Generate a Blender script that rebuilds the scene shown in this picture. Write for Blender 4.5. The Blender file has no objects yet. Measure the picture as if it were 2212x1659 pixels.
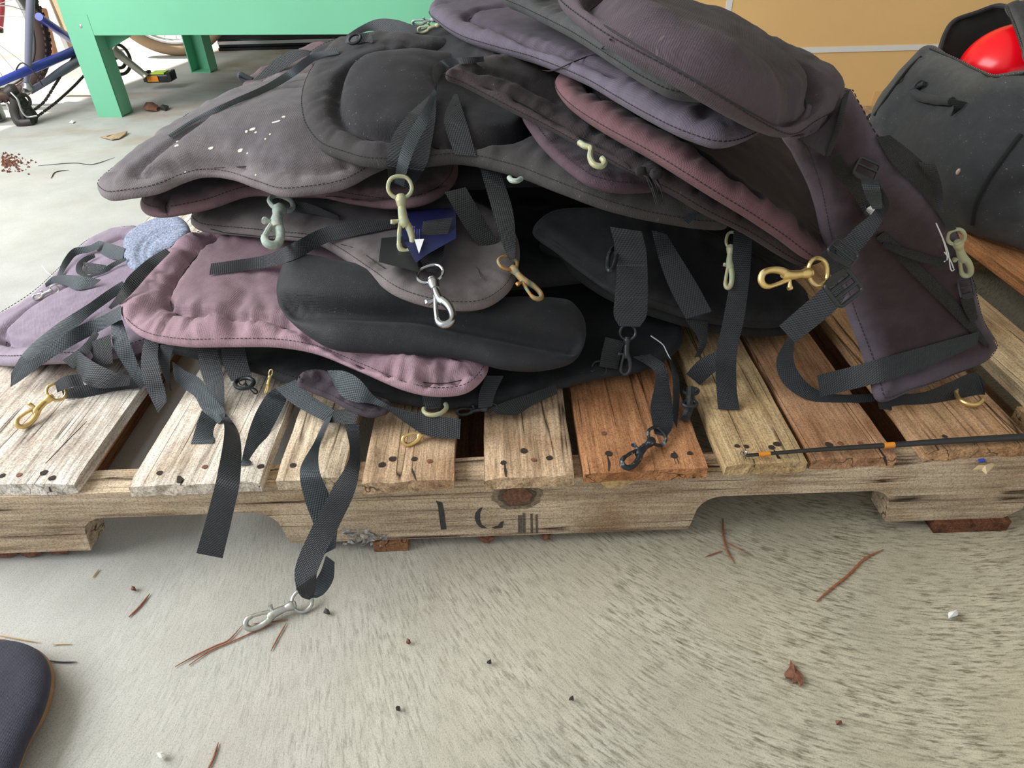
import bpy, bmesh, math, random
import numpy as np
from mathutils import Vector, Matrix
from mathutils.bvhtree import BVHTree
from mathutils.geometry import delaunay_2d_cdt
random.seed(5); np.random.seed(5)
S = bpy.context.scene
COL = S.collection

# ------------------------------------------------------------------ camera
FPX, PITCH, YAW, ROLL = 1463.5, .6336, .016758, -.022681
CP = np.array([.62987, -.52435, .61681])
def _axes():
    cp, sp = math.cos(PITCH), math.sin(PITCH); cy, sy = math.cos(YAW), math.sin(YAW)
    F = np.array([sy*cp, cy*cp, -sp]); R = np.array([cy, -sy, 0.]); U = np.cross(R, F)
    c, s = math.cos(ROLL), math.sin(ROLL)
    return c*R + s*U, -s*R + c*U, F
RX, UX, FX = _axes()
cam = bpy.data.objects.new('camera', bpy.data.cameras.new('camera'))
COL.objects.link(cam)
cam.data.sensor_fit = 'HORIZONTAL'; cam.data.sensor_width = 36
cam.data.lens = 36*FPX/2212
cam.data.clip_start = .02; cam.data.clip_end = 200
M = Matrix.Identity(4)
for i in range(3):
    M[i][0], M[i][1], M[i][2], M[i][3] = RX[i], UX[i], -FX[i], CP[i]
cam.matrix_world = M
S.camera = cam

# ------------------------------------------------------------------ light
w = bpy.data.worlds.new('daylight'); S.world = w; w.use_nodes = True
bg = w.node_tree.nodes['Background']
bg.inputs[0].default_value = (.90, .95, 1, 1); bg.inputs[1].default_value = .42
sun = bpy.data.objects.new('sun', bpy.data.lights.new('sun', 'SUN')); COL.objects.link(sun)
sun.data.energy = 6; sun.data.angle = math.radians(.6); sun.data.color = (1, .95, .86)
SUN_DIR = Vector((-.62, .10, .78)).normalized()
sun.rotation_euler = SUN_DIR.to_track_quat('Z', 'Y').to_euler()
door = bpy.data.objects.new('doorway_daylight', bpy.data.lights.new('doorway_daylight', 'AREA')); COL.objects.link(door)
door.data.shape = 'RECTANGLE'; door.data.size = 2.4; door.data.size_y = 1.5
door.data.energy = 62; door.data.color = (.93, .97, 1)
door.location = (-1.55, .25, 1.55)
door.rotation_euler = (Vector((-1.55, .25, 1.55)) - Vector((.45, .25, .12))).to_track_quat('Z', 'Y').to_euler()
S.view_settings.view_transform = 'Standard'; S.view_settings.look = 'None'
S.view_settings.gamma = 1; S.view_settings.use_curve_mapping = False
S.view_settings.exposure = .72

# ------------------------------------------------------------------ geometry helpers
def ray(u, v):
    return FX + RX*(u-1106)/FPX - UX*(v-829.5)/FPX
def at_z(u, v, z):
    d = ray(u, v); return CP + d*((z-CP[2])/d[2])
def at_y(u, v, y):
    d = ray(u, v); return CP + d*((y-CP[1])/d[1])
def at_d(u, v, dep):
    return CP + ray(u, v)*dep
def depth(P):
    return float((np.asarray(P)-CP) @ FX)
def pt(u, v, s, wld=None):
    if wld == 'w': return np.array([u, v, s], float)      # plain world point
    return at_y(u, v, s[1]) if isinstance(s, tuple) else at_z(u, v, s)

def tag(o, label=None, cat=None, group=None, kind=None):
    if label: o['label'] = label
    if cat: o['category'] = cat
    if group: o['group'] = group
    if kind: o['kind'] = kind
    return o
def empty(name, loc, label=None, cat=None, group=None):
    o = bpy.data.objects.new(name, None); COL.objects.link(o); o.location = loc
    o.empty_display_size = .05
    return tag(o, label, cat, group)
TREES = []
def mesh_obj(name, verts, faces, mat=None, parent=None, smooth=False, solid=False, uv=None, attrs=None, mats=None, midx=None):
    me = bpy.data.meshes.new(name)
    verts = np.asarray(verts, float)
    if solid: TREES.append(BVHTree.FromPolygons([tuple(v) for v in verts], [tuple(f) for f in faces]))
    org = np.zeros(3)
    if parent is not None:
        org = np.array(world_loc(parent))
    me.from_pydata([tuple(v-org) for v in verts], [], [tuple(int(i) for i in f) for f in faces])
    if uv is not None:
        l = me.uv_layers.new(name='UVMap')
        vi = np.zeros(len(me.loops), int); me.loops.foreach_get('vertex_index', vi)
        l.data.foreach_set('uv', np.asarray(uv, np.float32)[vi].ravel())
    for k, a in (attrs or {}).items():
        at = me.attributes.new(k, 'FLOAT', 'POINT'); at.data.foreach_set('value', np.asarray(a, np.float32))
    for m in (mats or [mat]):
        if m: me.materials.append(m)
    if midx is not None: me.polygons.foreach_set('material_index', np.asarray(midx, np.int32))
    if smooth: me.polygons.foreach_set('use_smooth', [True]*len(me.polygons))
    me.update()
    o = bpy.data.objects.new(name, me); COL.objects.link(o)
    if parent is not None: o.parent = parent
    return o
def world_loc(o):
    p = Vector((0, 0, 0))
    while o is not None: p += o.location; o = o.parent
    return p
def dup(o, loc, parent=None):
    c = o.copy(); COL.objects.link(c); c.location = loc
    if parent is not None: c.parent = parent
    return c

class MB:
    """collects shapes that become one mesh"""
    def __init__(s): s.v = []; s.f = []; s.m = []; s.uv = []
    def add(s, v, f, m=0, uv=None):
        n = len(s.v); v = [tuple(map(float, p)) for p in v]; s.v += v; s.f += [tuple(i+n for i in q) for q in f]; s.m += [m]*len(f)
        s.uv += list(uv) if uv is not None else [(p[0], p[1]) for p in v]
    def box(s, x0, x1, y0, y1, z0, z1, m=0, b=0.):
        bm = bmesh.new(); bmesh.ops.create_cube(bm, size=1)
        for q in bm.verts: q.co = Vector(((x0+x1)/2+q.co.x*(x1-x0), (y0+y1)/2+q.co.y*(y1-y0), (z0+z1)/2+q.co.z*(z1-z0)))
        if b: bmesh.ops.bevel(bm, geom=bm.edges[:], offset=b, segments=2, affect='EDGES', profile=.5)
        s.bm(bm, m)
    def bm(s, bm, m=0):
        bm.verts.index_update()
        s.add([q.co for q in bm.verts], [[q.index for q in f.verts] for f in bm.faces], m); bm.free()
    def tube(s, pts, r, n=8, m=0, closed=False, cap=True):
        P = np.array(pts, float); k = len(P); r = np.broadcast_to(np.asarray(r, float), (k,))
        if closed: T = np.roll(P, -1, 0)-np.roll(P, 1, 0)
        else: T = np.gradient(P, axis=0)
        T /= np.maximum(np.linalg.norm(T, axis=1, keepdims=True), 1e-12)
        ref = np.array([0, 0, 1.]) if abs(T[0, 2]) < .9 else np.array([1., 0, 0])
        N = np.cross(T[0], ref); N /= np.linalg.norm(N); V = []
        for i in range(k):
            N = N - T[i]*(N@T[i]); N /= max(np.linalg.norm(N), 1e-12); B = np.cross(T[i], N)
            for j in range(n):
                a = 2*math.pi*j/n; V.append(P[i]+r[i]*(math.cos(a)*N+math.sin(a)*B))
        Fc = []
        for i in range(k if closed else k-1):
            i2 = (i+1) % k
            for j in range(n):
                j2 = (j+1) % n; Fc.append((i*n+j, i*n+j2, i2*n+j2, i2*n+j))
        if cap and not closed:
            Fc.append(tuple(range(n))[::-1]); Fc.append(tuple((k-1)*n+j for j in range(n)))
        s.add(V, Fc, m)
    def prism(s, poly, dirv, m=0):
        """polygon of 3D points pushed along dirv"""
        n = len(poly); A = [Vector(p) for p in poly]; Bv = [p+Vector(dirv) for p in A]
        s.add(A+Bv, [tuple(range(n))[::-1], tuple(range(n, 2*n))]+[(i, (i+1) % n, n+(i+1) % n, n+i) for i in range(n)], m)
    def build(s, name, mat, parent=None, smooth=False, solid=False, uv=False):
        mats = mat if isinstance(mat, list) else [mat]
        o = mesh_obj(name, s.v, s.f, parent=parent, smooth=smooth, solid=solid, mats=mats, midx=s.m, uv=s.uv if uv else None)
        if smooth:
            try: o.data.set_sharp_from_angle(angle=math.radians(40))
            except Exception: pass
        return o

def cr(P, m=8, closed=False):
    """centripetal-ish Catmull-Rom through P"""
    P = np.asarray(P, float); n = len(P); out = []
    if n < 3 and not closed:
        t = np.linspace(0, 1, m+1)[:, None]; return P[0]*(1-t)+P[1]*t
    g = (lambda i: P[i % n]) if closed else (lambda i: P[0]*2-P[1] if i < 0 else (P[-1]*2-P[-2] if i >= n else P[i]))
    for i in range(n if closed else n-1):
        p0, p1, p2, p3 = g(i-1), g(i), g(i+1), g(i+2)
        k = lambda a, b: max(np.linalg.norm(b-a), 1e-9)**.5
        t1 = k(p0, p1); t2 = t1+k(p1, p2); t3 = t2+k(p2, p3)
        for t in np.linspace(t1, t2, m, endpoint=False):
            A1 = p0*(t1-t)/t1+p1*t/t1; A2 = p1*(t2-t)/(t2-t1)+p2*(t-t1)/(t2-t1); A3 = p2*(t3-t)/(t3-t2)+p3*(t-t2)/(t3-t2)
            B1 = A1*(t2-t)/t2+A2*t/t2; B2 = A2*(t3-t)/(t3-t1)+A3*(t-t1)/(t3-t1)
            out.append(B1*(t2-t)/(t2-t1)+B2*(t-t1)/(t2-t1))
    if not closed: out.append(P[-1])
    return np.array(out)
def resample(P, step, closed=False):
    P = np.asarray(P, float)
    if closed: P = np.vstack([P, P[:1]])
    L = np.r_[0, np.cumsum(np.linalg.norm(np.diff(P, axis=0), axis=1))]
    n = max(int(round(L[-1]/step)), 2); t = np.linspace(0, L[-1], n+1)
    Q = np.stack([np.interp(t, L, P[:, i]) for i in range(P.shape[1])], 1)
    return Q[:-1] if closed else Q
_LAT = np.random.RandomState(11).rand(256, 256)
def vnoise(x, y):
    x = np.asarray(x, float); y = np.asarray(y, float)
    xi = np.floor(x).astype(int); yi = np.floor(y).astype(int); fx = x-xi; fy = y-yi
    fx = fx*fx*(3-2*fx); fy = fy*fy*(3-2*fy)
    g = lambda i, j: _LAT[i & 255, j & 255]
    return (g(xi, yi)*(1-fx)+g(xi+1, yi)*fx)*(1-fy)+(g(xi, yi+1)*(1-fx)+g(xi+1, yi+1)*fx)*fy*1.0 - .5
def fbm(x, y, o=3):
    s = 0
    for k in range(o): s = s+vnoise(x*2**k+17*k, y*2**k+31*k)/2**k
    return s
def cast(u, v):
    o = Vector(CP); d = Vector(ray(u, v)); L = d.length; d = d/L; best = None
    for t in TREES:
        h = t.ray_cast(o, d)
        if h[0] is not None and (best is None or h[3] < best): best = h[3]
    return None if best is None else best/L
# ------------------------------------------------------------------ materials
def nt(name):
    m = bpy.data.materials.new(name); m.use_nodes = True
    t = m.node_tree; return m, t, t.nodes['Principled BSDF']
def N(t, typ, **kw):
    n = t.nodes.new(typ)
    for k, v in kw.items():
        if k.startswith('i_'): n.inputs[int(k[2:]) if k[2:].isdigit() else k[2:]].default_value = v
        else: setattr(n, k, v)
    return n
def ramp(t, fac, stops, interp='LINEAR'):
    r = t.nodes.new('ShaderNodeValToRGB'); r.color_ramp.interpolation = interp
    e = r.color_ramp.elements
    while len(e) < len(stops): e.new(.5)
    for q, (p, c) in zip(e, stops): q.position = p; q.color = (*c, 1) if len(c) == 3 else c
    t.links.new(fac, r.inputs[0]); return r.outputs[0]
def mix(t, fac, a, b, mode='MIX'):
    n = t.nodes.new('ShaderNodeMix'); n.data_type = 'RGBA'; n.blend_type = mode
    for sock, val in ((n.inputs[0], fac), (n.inputs[6], a), (n.inputs[7], b)):
        if hasattr(val, 'is_linked'): t.links.new(val, sock)
        elif isinstance(val, (int, float)): sock.default_value = val
        else: sock.default_value = (*val, 1)
    return n.outputs[2]
def math_(t, op, a, b=None):
    n = t.nodes.new('ShaderNodeMath'); n.operation = op
    for i, val in enumerate((a, b)):
        if val is None: continue
        if hasattr(val, 'is_linked'): t.links.new(val, n.inputs[i])
        else: n.inputs[i].default_value = val
    return n.outputs[0]
def noise(t, vec, scale, detail=4, rough=.55, mapscale=None, rot=None):
    if mapscale or rot:
        mp = t.nodes.new('ShaderNodeMapping'); t.links.new(vec, mp.inputs[0])
        if mapscale: mp.inputs['Scale'].default_value = mapscale
        if rot: mp.inputs['Rotation'].default_value = rot
        vec = mp.outputs[0]
    n = t.nodes.new('ShaderNodeTexNoise'); n.inputs['Scale'].default_value = scale
    n.inputs['Detail'].default_value = detail; n.inputs['Roughness'].default_value = rough
    t.links.new(vec, n.inputs['Vector']); return n.outputs[0]
def bump(t, h, strength, dist=.001, prev=None):
    b = t.nodes.new('ShaderNodeBump'); b.inputs['Strength'].default_value = strength; b.inputs['Distance'].default_value = dist
    t.links.new(h, b.inputs['Height'])
    if prev is not None: t.links.new(prev, b.inputs['Normal'])
    return b.outputs[0]
def obj_vec(t): return t.nodes.new('ShaderNodeTexCoord').outputs['Object']
def pos_vec(t): return t.nodes.new('ShaderNodeNewGeometry').outputs['Position']
def uv_vec(t): return t.nodes.new('ShaderNodeTexCoord').outputs['UV']

def plain(name, col, rough=.6, metal=0, var=.0, scale=30, spec=.5):
    m, t, p = nt(name); p.inputs['Roughness'].default_value = rough; p.inputs['Metallic'].default_value = metal
    p.inputs['Specular IOR Level'].default_value = spec
    if var:
        n = noise(t, pos_vec(t), scale)
        c = ramp(t, n, [(.3, tuple(x*(1-var) for x in col)), (.7, tuple(min(x*(1+var), 1) for x in col))])
        t.links.new(c, p.inputs['Base Color'])
    else: p.inputs['Base Color'].default_value = (*col, 1)
    return m

def fabric(name, col, fade, dust=.25, weave=900., fade_w=1., rough=.85):
    """woven nylon; fade = sun-bleached colour along worn edges, dust specks on top"""
    m, t, p = nt(name); uv = uv_vec(t); L = t.links
    sx = N(t, 'ShaderNodeSeparateXYZ'); L.new(uv, sx.inputs[0])
    a = math_(t, 'SINE', math_(t, 'MULTIPLY', math_(t, 'ADD', sx.outputs[0], sx.outputs[1]), weave*2.2))
    b = math_(t, 'SINE', math_(t, 'MULTIPLY', math_(t, 'SUBTRACT', sx.outputs[0], sx.outputs[1]), weave*2.2))
    wv = math_(t, 'MULTIPLY', a, b)
    rp_ = noise(t, uv, 900, 1, .5); wv = math_(t, 'ADD', math_(t, 'MULTIPLY', wv, .6), math_(t, 'MULTIPLY', math_(t, 'SUBTRACT', rp_, .5), 1.6))
    at = N(t, 'ShaderNodeAttribute', attribute_name='edge')
    n1 = noise(t, uv, 9, 5, .6); n2 = noise(t, uv, 60, 4, .6); n3 = noise(t, uv, 420, 2, .5)
    f = math_(t, 'ADD', math_(t, 'MULTIPLY', at.outputs['Fac'], fade_w), math_(t, 'SUBTRACT', math_(t, 'MULTIPLY', n1, 1.1), .56))
    f = math_(t, 'MULTIPLY', f, 1.); f = math_(t, 'MINIMUM', math_(t, 'MAXIMUM', f, 0), 1)
    c = mix(t, f, col, fade)
    lum = ramp(t, wv, [(0, (.82,)*3), (1, (1.14,)*3)])
    mr = N(t, 'ShaderNodeMapRange'); L.new(wv, mr.inputs[0]); mr.inputs[1].default_value = -1; mr.inputs[2].default_value = 1
    lum = ramp(t, mr.outputs[0], [(0, (.70,)*3), (1, (1.,)*3)])
    c = mix(t, .8, c, lum, 'MULTIPLY')
    v2 = ramp(t, n2, [(.3, (.8,)*3), (.7, (1.12,)*3)]); c = mix(t, .8, c, v2, 'MULTIPLY')
    sp = ramp(t, n3, [(.66, (0, 0, 0)), (.76, (1, 1, 1))])
    sp2 = ramp(t, n2, [(.45, (0, 0, 0)), (.7, (1, 1, 1))])
    c = mix(t, math_(t, 'MULTIPLY', math_(t, 'MULTIPLY', sp, sp2), dust), c, (.42, .38, .35))
    L.new(c, p.inputs['Base Color']); p.inputs['Roughness'].default_value = rough
    p.inputs['Specular IOR Level'].default_value = .25
    p.inputs['Sheen Weight'].default_value = .06; p.inputs['Sheen Roughness'].default_value = .5
    nb = bump(t, wv, .35, .0006); nb = bump(t, n2, .3, .002, nb)
    L.new(nb, p.inputs['Normal']); return m

def webbing(name, dark, light):
    m, t, p = nt(name); L = t.links; uv = uv_vec(t)
    sx = N(t, 'ShaderNodeSeparateXYZ'); L.new(uv, sx.inputs[0])
    rib = math_(t, 'SINE', math_(t, 'MULTIPLY', sx.outputs[1], 2600.))
    ac = math_(t, 'SINE', math_(t, 'ADD', math_(t, 'MULTIPLY', sx.outputs[0], 62.), math_(t, 'MULTIPLY', sx.outputs[1], 1300.)))
    h = math_(t, 'ADD', math_(t, 'MULTIPLY', rib, .5), math_(t, 'MULTIPLY', ac, .5))
    mr = N(t, 'ShaderNodeMapRange'); L.new(h, mr.inputs[0]); mr.inputs[1].default_value = -1; mr.inputs[2].default_value = 1
    n1 = noise(t, pos_vec(t), 55, 3)
    c = ramp(t, mr.outputs[0], [(.15, dark), (.8, light)])  # raised ribs coloured lighter to mimic highlights
    c = mix(t, .6, c, ramp(t, n1, [(.3, (.75,)*3), (.7, (1.2,)*3)]), 'MULTIPLY')
    L.new(c, p.inputs['Base Color']); p.inputs['Roughness'].default_value = .55
    p.inputs['Specular IOR Level'].default_value = .4
    L.new(bump(t, mr.outputs[0], .6, .0008), p.inputs['Normal']); return m

def metal2(name, a, b, metal=.8, rough=.4, scale=160, bias=.5):
    m, t, p = nt(name); n = noise(t, pos_vec(t), scale, 4, .65)
    f = ramp(t, n, [(bias-.1, (0, 0, 0)), (bias+.1, (1, 1, 1))])
    t.links.new(mix(t, f, a, b), p.inputs['Base Color'])
    mm = N(t, 'ShaderNodeMapRange'); t.links.new(f, mm.inputs[0]); mm.inputs[3].default_value = metal; mm.inputs[4].default_value = metal*.25
    t.links.new(mm.outputs[0], p.inputs['Metallic'])
    rr = N(t, 'ShaderNodeMapRange'); t.links.new(f, rr.inputs[0]); rr.inputs[3].default_value = rough; rr.inputs[4].default_value = min(rough+.35, 1)
    t.links.new(rr.outputs[0], p.inputs['Roughness'])
    t.links.new(bump(t, n, .4, .001), p.inputs['Normal']); return m

def wood(name, axis='Y', rough_mark=False):
    """weathered pallet wood; the board's own tint is the object colour; grain runs along axis"""
    m, t, p = nt(name); L = t.links; v = pos_vec(t)
    oi = N(t, 'ShaderNodeObjectInfo')
    add = N(t, 'ShaderNodeVectorMath', operation='ADD'); L.new(v, add.inputs[0])
    rnd = N(t, 'ShaderNodeCombineXYZ')
    for i in range(3): L.new(math_(t, 'MULTIPLY', oi.outputs['Random'], 7.+3*i), rnd.inputs[i])
    L.new(rnd.outputs[0], add.inputs[1]); v = add.outputs[0]
    ms = (1, .06, 1) if axis == 'Y' else (.06, 1, 1)
    warp = noise(t, v, 6, 2)
    g1 = noise(t, v, 95, 5, .65, ms); g2 = noise(t, v, 330, 3, .6, ms); bl = noise(t, v, 13, 4, .6); sp = noise(t, v, 520, 2, .6)
    c = mix(t, .95, oi.outputs['Color'], ramp(t, g1, [(.25, (.30, .26, .22)), (.44, (.82, .79, .74)), (.6, (1.12, 1.1, 1.06)), (.78, (.62, .55, .48))]), 'MULTIPLY')
    c = mix(t, .55, c, ramp(t, g2, [(.3, (.55, .5, .46)), (.6, (1.1, 1.1, 1.1))]), 'MULTIPLY')
    c = mix(t, .75, c, ramp(t, bl, [(.3, (.72, .6, .5)), (.5, (1, 1, 1)), (.72, (1.14, 1.1, 1.06))]), 'MULTIPLY')
    c = mix(t, .45, c, ramp(t, sp, [(.38, (.3, .24, .2)), (.52, (1, 1, 1)), (.7, (1.2, 1.2, 1.2))]), 'MULTIPLY')
    st = noise(t, v, 4.5, 4, .6); c = mix(t, .7, c, ramp(t, st, [(.36, (.62, .55, .5)), (.5, (1, 1, 1)), (.66, (1.12, 1.12, 1.12))]), 'MULTIPLY')
    # dark checks (splits) along the grain
    ck = noise(t, v, 38, 2, .5, (1, .018, 1) if axis == 'Y' else (.018, 1, 1))
    k = ramp(t, ck, [(.486, (1, 1, 1)), (.5, (.08, .06, .05)), (.514, (1, 1, 1))])
    gate = ramp(t, noise(t, v, 9, 2), [(.42, (0, 0, 0)), (.52, (1, 1, 1))])
    c = mix(t, gate, c, mix(t, 1., c, k, 'MULTIPLY'))
    L.new(c, p.inputs['Base Color']); p.inputs['Roughness'].default_value = .85
    p.inputs['Specular IOR Level'].default_value = .2
    nb = bump(t, g1, .5, .003); nb = bump(t, g2, .4, .0015, nb); L.new(nb, p.inputs['Normal']); return m

def concrete():
    m, t, p = nt('concrete'); L = t.links; v = pos_vec(t)
    sx = N(t, 'ShaderNodeSeparateXYZ'); L.new(v, sx.inputs[0])
    # broom marks: swept fine lines that fan round
    dn = noise(t, v, .9, 0)
    rot = N(t, 'ShaderNodeVectorRotate', rotation_type='Z_AXIS'); L.new(v, rot.inputs['Vector'])
    rot.inputs['Center'].default_value = (.2, .3, 0)
    L.new(math_(t, 'ADD', math_(t, 'MULTIPLY', sx.outputs[0], -.9), math_(t, 'MULTIPLY', dn, .4)), rot.inputs['Angle'])
    br = noise(t, rot.outputs[0], 720, 3, .65, (1, .075, 1))
    br2 = noise(t, rot.outputs[0], 400, 4, .7, (1, .055, 1))
    big = noise(t, v, 2.4, 4, .6); mid = noise(t, v, 11, 5, .65); fine = noise(t, v, 650, 2, .6)
    # right side swept rougher; warmer tone partly its own, mostly lighting put into colour
    side = N(t, 'ShaderNodeMapRange'); L.new(sx.outputs[0], side.inputs[0]); side.inputs[1].default_value = .15; side.inputs[2].default_value = .95
    gate = math_(t, 'MULTIPLY', math_(t, 'ADD', side.outputs[0], .12), ramp(t, mid, [(.36, (.25,)*3), (.62, (1, 1, 1))]))
    c = mix(t, side.outputs[0], (.50, .495, .485), (.50, .46, .36))
    c = mix(t, .8, c, ramp(t, big, [(.3, (.82, .83, .82)), (.65, (1.08, 1.06, 1.0))]), 'MULTIPLY')
    c = mix(t, .7, c, ramp(t, mid, [(.3, (.84, .83, .78)), (.65, (1.06, 1.06, 1.06))]), 'MULTIPLY')
    c = mix(t, gate, c, mix(t, 1., c, ramp(t, br, [(.36, (.42, .40, .35)), (.5, (1, 1, 1)), (.66, (1.12, 1.12, 1.1))]), 'MULTIPLY'))
    c = mix(t, math_(t, 'MULTIPLY', gate, .7), c, mix(t, 1., c, ramp(t, br2, [(.36, (.5, .48, .42)), (.52, (1, 1, 1))]), 'MULTIPLY'))
    c = mix(t, .6, c, ramp(t, fine, [(.32, (.62, .61, .6)), (.5, (1, 1, 1)), (.7, (1.1, 1.1, 1.1))]), 'MULTIPLY')
    # rust-brown dust stains where dirt gathered
    st = noise(t, v, 3.1, 4, .6, (1, 1.6, 1)); far = N(t, 'ShaderNodeMapRange'); L.new(sx.outputs[1], far.inputs[0]); far.inputs[1].default_value = 1.0; far.inputs[2].default_value = 1.9
    c = mix(t, math_(t, 'MULTIPLY', far.outputs[0], ramp(t, st, [(.5, (0, 0, 0)), (.66, (.55,)*3)])), c, (.33, .22, .14))
    L.new(c, p.inputs['Base Color']); p.inputs['Roughness'].default_value = .75
    p.inputs['Specular IOR Level'].default_value = .3
    nb = bump(t, br, .22, .002); nb = bump(t, fine, .25, .001, nb); L.new(nb, p.inputs['Normal']); return m

MT = dict(
    concrete=concrete(),
    wood=wood('weathered_wood', 'Y'), beam=wood('weathered_beam', 'X'),
    hole=plain('nail_hole', (.035, .022, .015), .9), rust=plain('rusty_nail', (.22, .085, .05), .8, .2, .4, 300),
    ink=plain('stencil_ink', (.045, .043, .04), .9, 0, .5, 400),
    thread=plain('black_thread', (.02, .017, .018), .9), paper=plain('white_label', (.8, .8, .78), .6), print=plain('label_print', (.05, .05, .05), .8),
    navy=plain('navy_label', (.007, .009, .06), .5), navyink=plain('navy_label_print', (.14, .17, .5), .5),
    web=webbing('black_webbing', (.007, .008, .0095), (.034, .038, .043)),
    webl=webbing('blue_grey_webbing', (.012, .016, .019), (.072, .088, .100)),
    webd=webbing('deep_black_webbing', (.005, .0053, .0056), (.019, .0205, .022)),
    brass=metal2('brass', (.78, .56, .22), (.55, .45, .24), .9, .32, 90, .6),
    brassv=metal2('tarnished_brass', (.50, .43, .22), (.38, .43, .30), .5, .5, 200, .48),
    verd=metal2('verdigris_brass', (.30, .42, .38), (.50, .49, .42), .3, .65, 220, .5),
    rusty=metal2('rusty_brass', (.50, .25, .07), (.30, .31, .2), .5, .5, 120, .5),
    nickel=metal2('dull_nickel', (.50, .50, .47), (.40, .37, .28), .85, .35, 120, .6),
    chrome=plain('chrome', (.45, .47, .5), .22, 1.), blackm=metal2('black_hook', (.02, .022, .024), (.035, .038, .04), .3, .35, 120, .55),
    blackw=metal2('corroded_black_hook', (.018, .02, .022), (.42, .46, .48), .2, .45, 140, .64),
    plastic=plain('black_plastic', (.02, .021, .022), .42),
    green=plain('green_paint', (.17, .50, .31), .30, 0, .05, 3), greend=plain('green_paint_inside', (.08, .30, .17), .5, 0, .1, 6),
    white=plain('white_strapping', (.78, .78, .76), .45), card=plain('tan_cardboard', (.82, .52, .22), .85, 0, .04, 4),
    plaster=plain('off_white_wall', (.62, .60, .55), .9), steel=plain('steel', (.5, .5, .5), .35, 1.), bluep=plain('blue_frame_paint', (.05, .07, .42), .3),
    bluegrey=plain('grey_blue_frame_paint', (.19, .19, .26), .35), rubber=plain('brown_black_rubber', (.055, .03, .025), .8), tanr=plain('tan_rubber', (.30, .20, .12), .8),
    alu=plain('dull_aluminium', (.5, .48, .42), .4, .7), dark=plain('oily_black', (.03, .025, .022), .5), yellow=plain('yellow_green_sticker', (.55, .75, .05), .5),
    orange=plain('orange_reflector', (.75, .26, .02), .35), tanboard=plain('tan_board', (.42, .30, .18), .8, 0, .1, 8), redp=plain('red_paint', (.5, .06, .08), .4),
    blackbox=plain('black_gloss', (.012, .012, .014), .3), silver=plain('silver_trim', (.6, .6, .62), .25, 1.),
    red=plain('glossy_red', (.90, .003, .012), .25), needle=plain('pine_needle', (.30, .10, .045), .7, 0, .3, 200), leaf=plain('dry_leaf', (.20, .085, .05), .9, 0, .4, 250),
    straw=plain('pale_straw', (.55, .42, .24), .8), chip=plain('white_chip', (.8, .78, .7), .8), bark=plain('red_bark', (.18, .07, .045), .95, 0, .5, 300), blue=plain('blue_plastic', (.03, .08, .5), .5),
    tan=plain('tan_backing', (.36, .20, .09), .9, 0, .1, 60), rod=plain('black_rod', (.02, .02, .02), .3),
)
FAB = dict(
    A=fabric('charcoal_plum_nylon', (.027, .020, .021), (.095, .070, .085), .5, fade_w=1.),
    A2=fabric('plum_nylon', (.048, .029, .033), (.145, .118, .155), .2, fade_w=.8),
    B=fabric('faded_black_nylon', (.022, .022, .021), (.064, .063, .065), .3),
    C=fabric('lavender_faded_nylon', (.080, .063, .086), (.135, .113, .148), .3),
    D=fabric('dusty_rose_nylon', (.022, .013, .015), (.165, .082, .090), .4),  # near-black inner colour stands in for deep shade under the top seat
    E=fabric('brown_black_nylon', (.024, .020, .021), (.072, .053, .055), .5),
    F=fabric('dark_violet_nylon', (.034, .029, .038), (.10, .060, .076), .3),
    G=fabric('dusty_charcoal_nylon', (.029, .028, .032), (.064, .057, .056), .8),
    H=fabric('dusty_grey_plum_nylon', (.135, .12, .128), (.235, .20, .205), .6, 700),
    I=fabric('plum_grey_nylon', (.11, .082, .088), (.22, .13, .145), .3),
    J=fabric('grey_brown_nylon', (.12, .105, .108), (.20, .168, .165), .3),
    K=fabric('pink_mauve_nylon', (.27, .178, .205), (.43, .275, .32), .2, 700),
    L=fabric('black_neoprene', (.011, .011, .012), (.026, .026, .030), .35, 1300, rough=.6),
    M=fabric('pale_violet_nylon', (.30, .235, .30), (.40, .33, .40), .2),
    N=plain('blue_grey_fleece', (.26, .29, .38), .95, 0, .55, 420, .1),
    O=fabric('black_nylon', (.010, .010, .011), (.034, .034, .036), .1),
    P=fabric('dark_plum_nylon', (.04, .03, .038), (.085, .065, .08), .1),
    foam=fabric('navy_grey_neoprene', (.032, .032, .05), (.05, .05, .075), .15, 1500, rough=.7),
    bag=fabric('black_bag_cloth', (.036, .037, .040), (.10, .10, .097), 1., 1100, rough=.75),
    lining=fabric('black_lining', (.014, .014, .014), (.02, .02, .02), 0, 1500),
)
MT['collar'] = FAB['P']
# ------------------------------------------------------------------ setting
def quadbox(name, x0, x1, y0, y1, z0, z1, mat, kind='structure', b=0):
    m = MB(); m.box(x0, x1, y0, y1, z0, z1, 0, b); o = m.build(name, mat); tag(o, kind=kind); return o
TREES_FLOOR = None
fl = MB(); fl.box(-14, 6, -4, 16, -.2, 0); floor = fl.build('floor', MT['concrete'], solid=True); tag(floor, kind='structure')
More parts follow.
